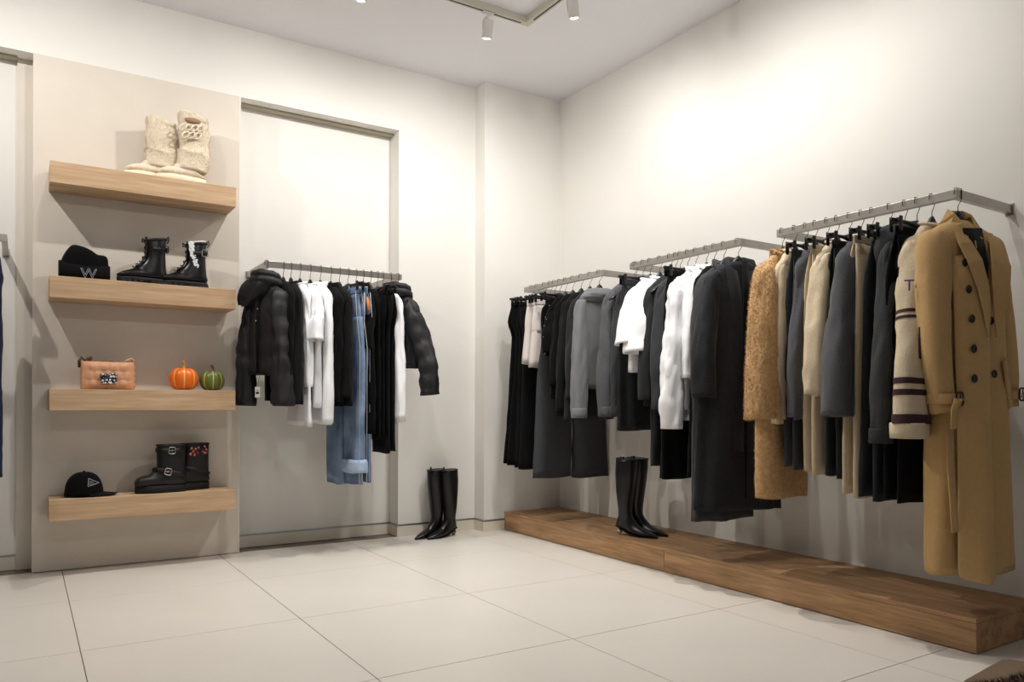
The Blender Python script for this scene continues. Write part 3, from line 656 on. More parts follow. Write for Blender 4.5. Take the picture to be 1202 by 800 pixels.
top('dress', 'charcoal long knitted dress showing below the dark cardigans', 'charcoal knitted dress', 'R', 3.095, CHAR, 1.17, W=.16, hem=.165, th=.035, cat='dress', hang=False)
hanger('R', 3.08, 'charcoal knitted dress')
top('cardigan', 'dark grey wool cardigan touching the white gathered blouse', 'dark grey cardigan touching the white blouse', 'R', 3.045, DGREY, .86, W=.19, th=.04, sl=.86, r=.05, cat='cardigan', fwd=-.02)
skirt('skirt', 'black straight skirt with uneven hem below the white gathered blouse', 'black skirt under the white blouse', 'R', 2.99, BLACK, 1.23, waist=.15, hem=.19, th=.04)
def blouse():
    t = top('blouse', 'white gathered blouse with crumpled sleeves and open shirt collar', 'white gathered blouse', 'R', 2.93, WHITE, .92, W=.20, hem=.21, th=.055, sl=.96, r=.060, sr_end=.058, cat='blouse', collar='shirt', fold=.020, nf=9, wr=.022, fwd=-.03, out=.03, wf=(17, 17, 7))
    return t
blouse()
top('shirt', 'pale white shirt whose collar shows behind the gathered blouse', 'pale shirt behind the blouse', 'R', 2.855, WHITE, .86, W=.17, hem=.17, th=.03, sl=.70, r=.045, cat='shirt', collar='shirt')
top('dress', 'black long dress between the white blouse and the charcoal coat', 'black long dress', 'R', 2.80, BLACK, 1.20, W=.17, hem=.18, th=.04, cat='dress')
def cardi(label, short, pos, length, W, hem, yaw=0, front=True):
    t = top('coat', label, short, 'R', pos, CHAR if front else DGREY, length, W=W, hem=hem, th=.06 if front else .05, sl=.80, r=.060, cat='coat', collar='shawl', fwd=-.03, fold=.014, nf=6, yaw=yaw, out=.01, wr=.010)
    return t
cardi('dark grey long wool coat peeking out left of the charcoal shawl coat', 'dark grey long coat behind the shawl coat', 2.735, 1.42, .20, .215, front=False)
c2 = cardi('charcoal long shawl-collar coat with red inner label, right end of middle rail', 'charcoal shawl-collar coat', 2.640, 1.36, .215, .235, yaw=-.32)
bm = bmesh.new(); ribbon(bm, [(.002, -.066, -.30), (.004, -.068, -.40)], .012, .001, (1, 0, 0)); new_obj('inner_label', bm, LABELR, c2, label='dark red inner label')
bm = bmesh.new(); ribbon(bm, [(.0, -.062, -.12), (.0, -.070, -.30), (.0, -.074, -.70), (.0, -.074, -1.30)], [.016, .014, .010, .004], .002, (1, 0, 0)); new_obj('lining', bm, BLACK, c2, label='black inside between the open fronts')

# ------------------------------------------------------------ right wall, rail nearest the camera
fc = top('coat', 'shaggy camel-brown fur coat hanging first on the nearest rail', 'shaggy camel-brown coat', 'R', 2.375, TEDDY, 1.27, W=.185, hem=.155, th=.055, sl=.90, r=.072, sr_end=.078, cat='coat', collar='shirt', fwd=-.035, out=.025, fold=.008, nf=4)
for ch in list(fc.children):
    if ch.name.startswith(('sleeve', 'body', 'collar')):
        fur(ch, 'fur', 11000 if ch.name.startswith('sleeve') else 6000, .009, TEDDY, ch)
lb = top('jumper', 'pale beige jumper with a small purple print beside the fur coat', 'pale beige jumper beside the fur coat', 'R', 2.305, LBEIGE, .92, W=.155, hem=.15, th=.036, sl=.90, r=.040, cat='jumper', collar='crew', fwd=-.01, out=-.0)
text_obj('printed_letters', 'Th', .055, PURPLE, lb, Matrix.Translation((-.03, -.052, -.30)) @ Matrix.Rotation(PI / 2, 4, 'X'), .002)
trousers('trousers', 'dark grey knitted trousers next to the pale beige jumper', 'dark grey knitted trousers by the beige jumper', 'R', 2.245, DGREY, 1.125, waist=.10, leg=.11, th=.024, cs=.0)
top('jumper', 'slate grey jumper tucked between dark grey and beige trousers', 'slate grey jumper between trousers', 'R', 2.195, MGREY, .90, W=.15, th=.03, sl=.89, r=.036, cat='jumper', fwd=-.0)
trousers('trousers', 'beige knitted trousers left of the beige jumper, the shorter beige pair', 'shorter beige trousers', 'R', 2.135, BEIGE, 1.14, waist=.115, leg=.125, th=.026)
top('jumper', 'beige knitted jumper with one long sleeve over beige trousers', 'beige jumper over beige trousers', 'R', 2.085, LBEIGE, .80, W=.17, hem=.15, th=.038, sl=.79, r=.050, cat='jumper', fwd=-.015, out=.03, collar='crew')
trousers('trousers', 'charcoal knitted trousers just left of the grey marl jumper', 'charcoal trousers left of the grey jumper', 'R', 2.025, CHAR, 1.15, waist=.12, leg=.12, th=.024)
top('jumper', 'dark grey marl jumper with a wide sleeve, middle of the nearest rail', 'dark grey marl jumper', 'R', 1.968, MGREY, .80, W=.18, hem=.16, th=.04, sl=.88, r=.058, sr_end=.066, cat='jumper', fwd=-.02, out=.05, collar='crew')
trousers('trousers', 'beige knitted trousers right of the grey marl jumper, the longer beige pair', 'longer beige trousers', 'R', 1.918, BEIGE, 1.215, waist=.12, leg=.13, hemw=.15, th=.028, cs=-.01)
trousers('trousers', 'charcoal wide knitted trousers clipped highest on the nearest rail', 'charcoal wide knitted trousers', 'R', 1.840, CHAR, 1.22, waist=.115, leg=.13, hemw=.150, th=.034, cs=.0, fold=.008)
hd = top('hoodie', 'charcoal hoodie with folded hood left of the striped cardigan', 'charcoal hoodie', 'R', 1.775, DGREY, .90, W=.17, hem=.15, th=.04, sl=.98, r=.046, cat='hoodie', collar='hood', fwd=-.01, out=.03, cuff='rib')
trousers('trousers', 'black trousers hanging below the beige striped cardigan', 'black trousers below the striped cardigan', 'R', 1.725, BLACK, 1.215, waist=.15, leg=.17, th=.03)
# varsity cardigan with stripes round the sleeve
vc = top('cardigan', 'beige knitted cardigan with dark sleeve stripes beside the camel coat', 'beige striped cardigan', 'R', 1.665, LBEIGE, .90, W=.175, hem=.16, th=.045, sl=.955, r=.064, sr_end=.060, cat='cardigan', fwd=-.02, out=.045, cuff='rib', sfar=True, collar='shawl' if False else 'crew', ribhem=LBEIGE)
nsl = [c for c in vc.children if c.name.startswith('sleeve')][0]
def bands(sl, ranges, m, grow=.002):
    """stripes: the rings of the sleeve between two depths, lifted a hair"""
    me = sl.data; src = [v.co.copy() for v in me.vertices]; n = 28; nr = len(src) // n
    rings = [src[i * n:(i + 1) * n] for i in range(nr - 2)]
    dep = [-sum(p.z for p in r) / n for r in rings]
    for a, b in ranges:
        out = []
        for q in range(4):
            d = a + (b - a) * q / 3
            for i in range(len(rings) - 1):
                if dep[i] <= d <= dep[i + 1] and dep[i + 1] > dep[i]:
                    f = (d - dep[i]) / (dep[i + 1] - dep[i]); r = [rings[i][j].lerp(rings[i + 1][j], f) for j in range(n)]
                    c = sum(r, Vector()) / n; out.append([c + (p - c) * (1 + grow * 16) for p in r]); break
        if len(out) > 1:
            bm = bmesh.new(); skin(bm, out, False, False); new_obj('stripe', bm, m, sl, label='dark plum stripe')
bands(nsl, [(.475, .488), (.50, .512), (.735, .757), (.777, .799)], PLUM)
bands(nsl, [(.870, .905)], PLUM, .006)
text_obj('printed_letters', 'To', .06, PURPLE, nsl, Matrix.Translation((-.204, -.046, -.40)) @ Matrix.Rotation(-.98, 4, 'Z') @ Matrix.Rotation(PI / 2, 4, 'X'), .002)
PM = Matrix.Translation((-.192, -.076, -.60)) @ Matrix.Rotation(-.5, 4, 'Z')
bm = bmesh.new(); box(bm, (-.02, -.004, -.06), (.02, .003, .06), .002, PM); new_obj('patch', bm, PLUM, nsl, label='dark patch with a purple panel')
bm = bmesh.new(); box(bm, (-.014, -.007, -.045), (.014, -.003, .02), .001, PM); new_obj('patch_panel', bm, PURPLE, nsl)

# ------------------------------------------------------------ the camel coat at the end of the rail
def camel_coat():
    t = thing('coat', 'long double-breasted camel wool coat with black buttons, nearest the camera', 'coat', (XB + .015, 1.565, ZB), -.24)
    M_ = CAMEL
    keys = [(.122, .0, .060, .01, .034), (.136, .0, .10, .008, .042), (.162, .0, .165, .0, .055), (.19, .0, .205, -.005, .065), (.25, .0, .215, -.01, .075), (.45, .01, .215, -.015, .085), (.8, .025, .225, -.02, .09), (1.2, .035, .235, -.02, .095), (1.47, .04, .245, -.02, .10)]
    bm = bmesh.new(); cloth_loft(bm, keys, n=56, fold=.010, nf=5, seed=40, wr=.008, e=2.3); new_obj('body', bm, M_, t)
    # left front panel: a proud curved sheet
    def sheet(pts_rows, th, nm, m, par=t):
        bm = bmesh.new(); F = [[bm.verts.new(p) for p in r] for r in pts_rows]
        for i in range(len(F) - 1):
            for j in range(len(F[0]) - 1): bm.faces.new((F[i][j], F[i][j + 1], F[i + 1][j + 1], F[i + 1][j]))
        o = new_obj(nm, bm, m, par); s = o.modifiers.new('thickness', 'SOLIDIFY'); s.thickness = th; s.offset = 0
        b = o.modifiers.new('soft', 'SUBSURF'); b.levels = 1; b.render_levels = 1; return o
    rows = []
    for i in range(26):
        f = i / 25; d = .20 + (1.47 - .20) * f; r = []
        g0 = min(1, f / .12); g0 = g0 * g0 * (3 - 2 * g0)
        sL = -.168 + .02 * f; sR = -.05 + .085 * g0 + .02 * f
        for j in range(13):
            g = j / 12; s = sL + (sR - sL) * g
            y = -.045 - .050 * g0 - .028 * f - (.010 + .026 * g0 + .03 * f) * math.sin(PI * min(1, g * .95)) ** .8 - .010 * math.sin(g * 9 + 4 * f) * f
            r.append((s, y, -d - .02 * math.sin(PI * g) * (f ** 6) - .05 * (1 - g) * (1 - g0)))
        rows.append(r)
    sheet(rows, .006, 'front_panel', M_)
    rows = []
    for i in range(22):
        f = i / 21; d = .30 + (1.45 - .30) * f; r = []
        sL = .035 + .05 * f; sR = .225 + .045 * f
        for j in range(9):
            g = j / 8; s = sL + (sR - sL) * g
            r.append((s, -.090 - .028 * f + .05 * g * g - .012 * math.sin(PI * g), -d))
        rows.append(r)
    sheet(rows, .006, 'front_panel', M_)
    # lapels
    def plate(poly, nm, m, th=.005, ybend=lambda s, z: 0, par=t):
        bm = bmesh.new(); vs = [bm.verts.new((s, y + ybend(s, z), z)) for s, y, z in poly]; bm.faces.new(vs)
        bmesh.ops.triangulate(bm, faces=bm.faces[:]); bmesh.ops.subdivide_edges(bm, edges=bm.edges[:], cuts=2, use_grid_fill=True)
        o = new_obj(nm, bm, m, par, smooth=False); s = o.modifiers.new('thickness', 'SOLIDIFY'); s.thickness = th; s.offset = 0; return o
    for s, px in ((-1, -.012), (1, .052)):
        bm = bmesh.new(); ribbon(bm, [(px + s * .066, -.050, -.17), (px + s * .066, -.090, -.225), (px + s * .048, -.126, -.30), (px + s * .022, -.146, -.40), (px + s * .004, -.150, -.50), (px - s * .004, -.146, -.58)], [.022, .040, .052, .044, .026, .003], .004, [(1, -.25 * s, -.5 * s)] * 6)
        o = new_obj('lapel', bm, M_, t, smooth=False); q = o.modifiers.new('round', 'BEVEL'); q.width = .002; q.segments = 2
    # collar: fall folded over the stand
    for s in (-1, 1):
        pts = [(s * .0, .052, -.100), (s * .050, .040, -.100), (s * .078, .008, -.118), (s * .078, -.035, -.155), (s * .066, -.072, -.205)]
        bm = bmesh.new(); ribbon(bm, pts, [.028, .032, .040, .046, .030], .004, [(0, .4, -1), (s * .5, .4, -1), (s * .9, 0, -1), (s * 1.1, -.2, -.9), (s * 1.2, -.2, -.5)])
        o = new_obj('collar', bm, M_, t, smooth=False); b = o.modifiers.new('round', 'BEVEL'); b.width = .003; b.segments = 2
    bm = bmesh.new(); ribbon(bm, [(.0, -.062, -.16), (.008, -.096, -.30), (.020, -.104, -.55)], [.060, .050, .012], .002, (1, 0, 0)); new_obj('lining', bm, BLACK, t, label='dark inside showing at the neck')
    # sleeves
    P = {-1: [(-.165, 0, .185, .03, .04), (-.190, -.012, .225, .058, .066), (-.208, -.03, .32, .064, .072), (-.222, -.045, .50, .064, .074), (-.218, -.058, .70, .056, .066), (-.195, -.070, .86, .048, .056)],
         1: [(.17, .0, .185, .03, .04), (.195, -.005, .23, .050, .058), (.222, -.01, .34, .054, .062), (.245, -.015, .52, .054, .060), (.262, -.02, .70, .048, .052), (.270, -.025, .84, .042, .046)]}
    for s in (-1, 1):
        bm = bmesh.new(); sleeve_loft(bm, P[s], n=28, seed=50 + s, wr=.008); sv = new_obj('sleeve', bm, M_, t)
        e = P[s][-1]; cx, cy, dd = e[0], e[1], e[2] - .05; rx, ry = e[3] + .006, e[4] + .007
        # strap and buckle round the cuff
        bm = bmesh.new(); ring = [Vector((cx + rx * 1.05 * math.cos(a), cy + ry * 1.05 * math.sin(a), -dd)) for a in [2 * PI * q / 24 for q in range(25)]]
        ribbon(bm, ring, .019, .003, (0, 0, 1)); new_obj('cuff_strap', bm, M_, sv)
        bx = cx + rx * .45; by = cy - ry * 1.02
        bm = bmesh.new(); fr = [(bx + .020 * sup(2 * PI * q / 20, 4)[0], by - .008, -dd + .024 * sup(2 * PI * q / 20, 4)[1]) for q in range(20)]
        tube(bm, fr, .0035, 6, True); tube(bm, [(bx, by - .010, -dd - .02), (bx, by - .010, -dd + .02)], .0025, 6); new_obj('buckle', bm, HANG, sv, label='black buckle')
        bm = bmesh.new(); ribbon(bm, [(bx + .0, by - .008, -dd), (bx + .018 * s, by - .020, -dd - .02), (bx + .028 * s, by - .022, -dd - .07), (bx + .035 * s, by - .018, -dd - .12)], [.016, .018, .017, .014], .0025, (1, 0, 0)) if s > 0 else ribbon(bm, [(bx, by - .010, -dd), (bx - .03, by - .022, -dd - .008), (bx - .052, by - .022, -dd - .045), (bx - .050, by - .018, -dd - .11)], [.016, .018, .017, .016], .0025, (1, 0, .3))
        new_obj('strap_end', bm, M_, sv)
    # hanging belt, pocket, buttons, sleeve placket
    bm = bmesh.new(); ribbon(bm, [(-.185, -.105, -.90), (-.192, -.115, -1.05), (-.186, -.125, -1.20), (-.176, -.125, -1.30)], .020, .003, (1, 0, 0)); new_obj('belt_end', bm, M_, t)
    bm = bmesh.new(); ribbon(bm, [(.135, -.118, -.66), (.205, -.095, -.84)], .020, .003, (.9, .2, .35)); new_obj('pocket_welt', bm, M_, t)
    for (s, y, d) in ((-.118, -.122, .305), (-.112, -.138, .405), (-.105, -.148, .515), (-.098, -.152, .625), (-.096, -.154, .735), (.045, -.122, .515), (.055, -.130, .715)):
        bm = bmesh.new(); lathe(bm, [(.005, -.0035), (.0145, -.003), (.016, .0), (.0145, .003), (.011, .003), (.010, .0015), (.002, .0015)], 20, M=Matrix.Translation((s, y, -d)) @ Matrix.Rotation(PI / 2, 4, 'X') @ Matrix.Rotation(PI * 0, 4, 'Y'))
        new_obj('button', bm, HANG, t, label='black button')
    hanger('R', 1.565, 'long camel coat', 'top', .15, -.24)
    t.scale = (.81, .86, 1)
    return t
camel_coat()

# ------------------------------------------------------------ footwear
def pair_loft(bm, pairs, n=28, e=2.3, sub=5, fl=None, seed=0, wr=0.0):
    """pairs: (x1,z1,x2,z2,half width); ring spans the two points"""
    K = [(i,) + tuple(p) for i, p in enumerate(pairs)]; rings = []
    for i in range((len(pairs) - 1) * sub + 1):
        x1, z1, x2, z2, w = interp(K, i / sub); c = Vector(((x1 + x2) / 2, 0, (z1 + z2) / 2)); a_ = Vector(((x1 - x2) / 2, 0, (z1 - z2) / 2)); r = []
        for j in range(n):
            u, v = sup(2 * PI * j / n, e); p = c + a_ * u + Vector((0, w * v, 0))
            if wr: g = 1 + wr * noise.noise(Vector((p.x * 9 + seed, p.y * 9, p.z * 22))); p = c + (p - c) * g
            r.append(p)
        rings.append(r)
    skin(bm, rings)
def plan(L, w, toe=1.0, k=28):
    """outline of a sole, heel at x=0"""
    pts = []
    for q in range(k):
        a = 2 * PI * q / k; u = math.cos(a); v = math.sin(a); x = L / 2 + L / 2 * (math.copysign(abs(u) ** .85, u)); f = x / L
        ww = w * (.74 + .26 * math.sin(PI * min(1, max(0, (f - .25) / .75)) ** 1.1) if f > .25 else .78)
        if f > .75: ww *= (1 - (f - .75) / .25 * (1 - toe))
        pts.append((x, ww * math.copysign(abs(v) ** .75, v)))
    return pts
def sole(bm, L, w, z0, z1, toe=1.0, grow=0.0, x0=0.0):
    o = plan(L, w, toe); c = L / 2
    def ring(z, g): return [Vector((x0 + c + (x - c) * (1 + g / L * 2), y * (1 + g / w), z)) for x, y in o]
    skin(bm, [ring(z0, grow - .004), ring(z0 + .003, grow), ring(z1 - .003, grow), ring(z1, grow - .003)])
def at(t, o): o.parent = t
def lace_boot(label, loc, rz, white):
    t = thing('ankle_boot', label, 'boot', loc, rz, 'black lace-up boots on the second shelf'); L = .262
    bm = bmesh.new(); sole(bm, L, .046, .012, .036, .95)
    new_obj('sole', bm, RUBBER, t)
    bm = bmesh.new()
    for k in range(8):
        for s in (-1, 1):
            if k == 3: continue
            x = .018 + k * .030; box(bm, (x, s * .046 - .008, 0), (x + .019, s * .046 + .008, .018), .002)
    box(bm, (.0, -.034, 0), (.075, .034, .02), .003); box(bm, (.12, -.036, 0), (.245, .036, .02), .004)
    new_obj('tread', bm, RUBBER, t)
    bm = bmesh.new(); pair_loft(bm, [(.118, .245, .008, .262, .036), (.112, .20, .012, .22, .038), (.116, .15, .012, .16, .036), (.135, .118, .008, .085, .037), (.160, .098, .002, .045, .037), (.178, .088, .04, .034, .038), (.20, .078, .13, .034, .043), (.232, .066, .20, .034, .042), (.256, .052, .245, .034, .028), (.262, .045, .258, .036, .010)])
    new_obj('upper', bm, LEATHER, t)
    bm = bmesh.new(); tube(bm, [(.063 + .055 * math.cos(2 * PI * q / 20), .036 * math.sin(2 * PI * q / 20), .256 - .009 * math.cos(2 * PI * q / 20)) for q in range(20)], .008, 8, True); new_obj('padded_collar', bm, LEATHERM, t)
    bm = bmesh.new(); ribbon(bm, [(.112, 0, .268), (.113, 0, .21), (.115, 0, .165), (.137, 0, .122), (.168, 0, .094)], [.016, .018, .018, .018, .014], .004, (0, 1, 0)); new_obj('tongue', bm, LEATHERM, t)
    for k in range(7):
        f = k / 6; P = interp([(0, .114, .235), (.35, .113, .175), (.65, .136, .128), (1, .172, .094)], f)
        bm = bmesh.new(); s = 1 if k % 2 else -1
        tube(bm, [(P[0] + .004, -.020 * s, P[1] - .004), (P[0] + .010, 0, P[1] + .004), (P[0] + .004, .020 * s, P[1] + .004)], .0030, 6); new_obj('lace', bm, INK, t)
    for k in range(3):
        bm = bmesh.new(); tube(bm, [(.124, .012, .242), (.138, .018 + .012 * k, .250), (.140, .024 + .01 * k, .232), (.126, .010, .236)], .0026, 6); new_obj('lace', bm, INK, t)
    if white:
        for s in (-1, 1):
            bm = bmesh.new(); rr = random.Random(2)
            for k in range(150):
                f = k / 149; P = interp([(0, .095, .262), (.5, .088, .20), (1, .064, .122)], f)
                bmesh.ops.create_icosphere(bm, subdivisions=1, radius=.0048, matrix=Matrix.Translation((P[0] + rr.uniform(-.013, .013), s * (.0385 + .002 * rr.random()), P[1] + rr.uniform(-.004, .004))))
            new_obj('crystal_trim', bm, WGEM, t, False, kind='stuff', label='glittering white crystal trim')
        bm = bmesh.new(); tube(bm, [(.063 + .048 * math.cos(2 * PI * q / 20), .029 * math.sin(2 * PI * q / 20), .266 - .009 * math.cos(2 * PI * q / 20)) for q in range(20)], .006, 8, True); new_obj('fluffy_lining', bm, SHEARL, t, label='white fluffy lining')
    bm = bmesh.new(); ribbon(bm, [(.0, 0, .205), (.012, .030, .205), (.05, .041, .202), (.085, .041, .200)], .011, .003, (0, 0, 1)); ribbon(bm, [(.0, 0, .205), (.012, -.030, .205), (.05, -.041, .202)], .011, .003, (0, 0, 1)); new_obj('strap', bm, LEATHERM, t)
    for s in (-1, 1):
        bm = bmesh.new(); tube(bm, [(.022 + .016 * sup(2 * PI * q / 16, 5)[0], s * .044, .203 + .019 * sup(2 * PI * q / 16, 5)[1]) for q in range(16)], .0028, 6, True); new_obj('buckle', bm, CHROME if white else HANG, t)
    bm = bmesh.new(); ribbon(bm, [(.002, 0, .245), (-.006, 0, .265), (-.002, 0, .285), (.008, 0, .265)], .010, .002, (0, 1, 0)); new_obj('pull_tab', bm, LEATHERM, t)
    return t
Z2 = 1.579
lace_boot('black lace-up ankle boot nearer the beanie, plain dark collar', (.690, 4.725, Z2), PI + .08, False)
lace_boot('black lace-up ankle boot with glittering white trim and silver buckle', (.905, 4.715, Z2), PI - .06, True)
def engineer(label, loc, rz, front, L=.27):
    t = thing('ankle_boot', label, 'boot', loc, rz, 'black buckle boots on the lowest shelf')
    bm = bmesh.new(); sole(bm, L, .050, 0, .040, .97); new_obj('sole', bm, RUBBER, t)
    bm = bmesh.new(); tube(bm, [(x, y, .041) for x, y in [(L / 2 + (a - L / 2) * .985, b * .96) for a, b in plan(L, .050, .97)]], .0022, 6, True); new_obj('welt', bm, LEATHERM, t)
    bm = bmesh.new(); pair_loft(bm, [(.158, .268, .003, .268, .047), (.155, .20, .006, .20, .047), (.156, .15, .006, .145, .046), (.165, .128, .004, .09, .045), (.182, .112, .002, .05, .045), (.20, .102, .05, .038, .046), (.226, .096, .14, .038, .049), (.252, .086, .205, .038, .048), (.267, .068, .25, .038, .038), (.269, .05, .264, .04, .014)], e=2.6, wr=.02)
    new_obj('upper', bm, LEATHERM, t)
    bm = bmesh.new(); tube(bm, [(.0805 + .077 * sup(2 * PI * q / 24, 2.6)[0], .047 * sup(2 * PI * q / 24, 2.6)[1], .267) for q in range(24)], .004, 8, True); new_obj('top_binding', bm, LEATHERM, t)
    for s in (-1, 1):
        bm = bmesh.new(); ribbon(bm, [(.02, s * .044, .238), (.06, s * .050, .238), (.12, s * .049, .238), (.157, s * .024, .238)], .011, .003, (0, 0, 1)); new_obj('strap', bm, LEATHERM, t)
        bm = bmesh.new(); ribbon(bm, [(.01, s * .038, .09), (.05, s * .049, .105), (.10, s * .051, .120), (.15, s * .042, .130), (.174, s * .01, .130)], .011, .003, (0, .2, 1)); new_obj('strap', bm, LEATHERM, t)
        if not front: continue
        for (x, y, z, an) in ((.085, .054, .238, 0), (.105, .056, .120, .3)):
            bm = bmesh.new(); pts = [(x + (.017 * sup(2 * PI * q / 20, 5)[0]) * math.cos(an) - (.018 * sup(2 * PI * q / 20, 5)[1]) * math.sin(an), s * y, z + (.017 * sup(2 * PI * q / 20, 5)[0]) * math.sin(an) + (.018 * sup(2 * PI * q / 20, 5)[1]) * math.cos(an)) for q in range(20)]
            tube(bm, pts, .0028, 6, True); tube(bm, [(x + .017, s * y, z), (x - .01, s * (y + .002), z)], .002, 6); new_obj('buckle', bm, CHROME, t, label='silver buckle')
    if not front:
        rr = random.Random(4); cols = [mat('coral_stone', (214, 92, 66), .25), mat('rose_stone', (206, 110, 120), .25), mat('gold_stone', (178, 138, 70), .25), mat('berry_stone', (132, 36, 70), .25)]
        spots_ = [(.045, .225), (.058, .24), (.036, .243), (.070, .215), (.052, .205), (.030, .21), (.075, .245), (.062, .225), (.105, .24), (.118, .235), (.112, .215), (.124, .22), (.100, .225), (.110, .25)]
        for k, (x, z) in enumerate(spots_):
            bm = bmesh.new(); yy = .0495 if x < .1 else .046; bmesh.ops.create_uvsphere(bm, u_segments=8, v_segments=6, radius=1, matrix=Matrix.Translation((.150 - x, yy, z)) @ Matrix.Diagonal((.0085, .005, .0085, 1)))
            new_obj('jewel', bm, cols[k % 4], t)
    return t
Z4 = .414
engineer('black buckle boot lying side-on in front, two silver buckles', (.790, 4.715, Z4), PI + .03, True, .268)
engineer('black buckle boot behind with a cluster of orange jewels at the top', (.930, 4.790, Z4), PI + .10, False)
# cream fleece boots
def fleece(label, loc, rz, h, chain, slump):
    t = thing('fleece_boot', label, 'boot', loc, rz, 'cream fleece boots on the top shelf'); L = .27
    bm = bmesh.new(); sole(bm, L, .056, 0, .034, .97); new_obj('sole', bm, CREAMS, t)
    bm = bmesh.new(); pair_loft(bm, [(.170, .105, .004, .04, .050), (.185, .085, .04, .032, .05), (.215, .078, .14, .032, .053), (.245, .066, .21, .032, .048), (.262, .052, .25, .032, .03)], wr=.05); new_obj('foot', bm, CREAM, t)
    bm = bmesh.new(); rings = []; n = 36; R = 34
    for i in range(R + 1):
        f = i / R; z = .075 + (h - .075) * f; lean = -slump * math.sin(f * PI * .9) * .5
        bulge = 1 + .13 * (1 - abs(math.sin(f * 8.5 + .9 * math.sin(len(rings) * 0 + 1)))) * (1 - f) ** .5 * 1.2 - .06; r = []
        for j in range(n):
            a = 2 * PI * j / n; u, v = sup(a, 2.5)
            tilt = .050 * math.sin(a + 1.2) * math.sin(f * 9) * (1 - f)
            g = bulge * (1 + .06 * noise.noise(Vector((u * 2, v * 2, f * 7 + loc[0] * 9))))
            r.append(Vector((.083 + lean + .084 * u * g, .060 * v * g, z + tilt + (.012 * math.sin(2 * a) if f > .9 else 0))))
        rings.append(r)
    c = sum(rings[-1], Vector()) / n
    rings.append([c + (p - c) * .86 for p in rings[-1]]); rings.append([c + (p - c) * .82 - Vector((0, 0, .06)) for p in rings[-2]])
    skin(bm, rings); sh_ = new_obj('shaft', bm, CREAM, t)
    bmesh_ = None
    fur(sh_, 'fleece_pile', 9000, .007, CREAM, sh_, .0011, .1, .9)
    if chain:
        for r_ in range(2):
            for k in range(4 - r_):
                bm = bmesh.new(); x = .140 - .032 * k - .014 * r_; z = h - .095 - .042 * r_ + .003 * k
                pts = []
                for q in range(16):
                    a = 2 * PI * q / 16; px = .024 * math.cos(a); pz = .011 * math.sin(a); an = -.75
                    pz *= 1.15; pts.append((x + px * math.cos(an) - pz * math.sin(an), .0705 + .003 * math.sin(a * 2), z + px * math.sin(an) + pz * math.cos(an)))
                tube(bm, pts, .0050, 8, True); new_obj('chain_link', bm, CREAM if False else mat('cream_enamel', (222, 208, 184), .35), t)
        # dark shearling opening turned down above the chain
        bm = bmesh.new(); bmesh.ops.create_uvsphere(bm, u_segments=16, v_segments=10, radius=1, matrix=Matrix.Translation((.085, .058, h - .045)) @ Matrix.Diagonal((.045, .012, .016, 1)))
        new_obj('turned_fold', bm, mat('taupe_fleece', (150, 124, 92), .95, bump=.8, bscale=150), t, label='darker taupe fold above the chain')
    return t
Z1 = 2.175
fleece('cream fleece boot on the left, slightly lower and plain', (.735, 4.755, Z1), PI + .05, .345, False, .02)
fleece('cream fleece boot on the right with a chunky chain ornament', (.893, 4.712, Z1), PI + .02, .395, True, .04)
# tall boots
def tall_boot(label, loc, rz, grp):
    t = thing('tall_boot', label, 'boot', loc, rz, grp)
    bm = bmesh.new(); pair_loft(bm, [(.150, .455, .018, .462, .054), (.145, .38, .014, .38, .055), (.132, .28, .018, .28, .052), (.118, .19, .030, .19, .048), (.116, .13, .034, .125, .038), (.128, .105, .020, .080, .034), (.150, .080, .018, .052, .032), (.170, .062, .06, .036, .032), (.20, .048, .12, .014, .037), (.235, .034, .19, .004, .034), (.27, .020, .25, .003, .018), (.29, .010, .285, .004, .005)], wr=.02)
    new_obj('upper', bm, LEATHER, t)
    bm = bmesh.new(); rings = []
    for (x, z, w) in ((.02, .058, .026), (.06, .040, .028), (.12, .013, .032), (.19, .002, .032), (.25, .0015, .018), (.288, .003, .004)):
        rings.append([Vector((x, w, z)), Vector((x, -w, z)), Vector((x, -w, z - .004 if z > .01 else 0)), Vector((x, w, z - .004 if z > .01 else 0))])
    skin(bm, rings); new_obj('sole', bm, RUBBER, t, False)
    bm = bmesh.new(); lathe(bm, [(.004, .0), (.010, .001), (.011, .006), (.008, .008)], 16, (.035, 0, 0)); lathe(bm, [(.016, .056), (.012, .046), (.008, .040)], 16, (.035, 0, 0)); ball(bm, (.035, 0, .024), .018, 18); new_obj('heel', bm, GOLD if 'wall' in label else CHROME, t, label='polished metal ball heel')
    bm = bmesh.new(); ribbon(bm, [(.078, -.052, .44), (.078, -.056, .475), (.084, -.050, .475), (.084, -.048, .44)], .007, .0015, (1, 0, 0)); new_obj('pull_loop', bm, LEATHERM, t)
    bm = bmesh.new(); tube(bm, [(.085 + .066 * sup(2 * PI * q / 24, 2.3)[0], .054 * sup(2 * PI * q / 24, 2.3)[1], .459 - .0035 * sup(2 * PI * q / 24, 2.3)[0]) for q in range(24)], .003, 6, True); new_obj('top_binding', bm, LEATHERM, t)
    return t
tall_boot('tall black pointed boot on the tiles, nearer the back wall', (2.500, 4.800, 0), PI + .35, 'tall boots on the floor')
tall_boot('tall black pointed boot on the tiles, front one by the back wall', (2.575, 4.745, 0), PI + .30, 'tall boots on the floor')
tall_boot('tall black boot with ball heel on the oak platform, front left one', (3.030, 3.585, .132), -1.2, 'tall boots on the platform')
tall_boot('tall black boot on the oak platform, rear right of its pair', (3.128, 3.600, .132), -1.2, 'tall boots on the platform')
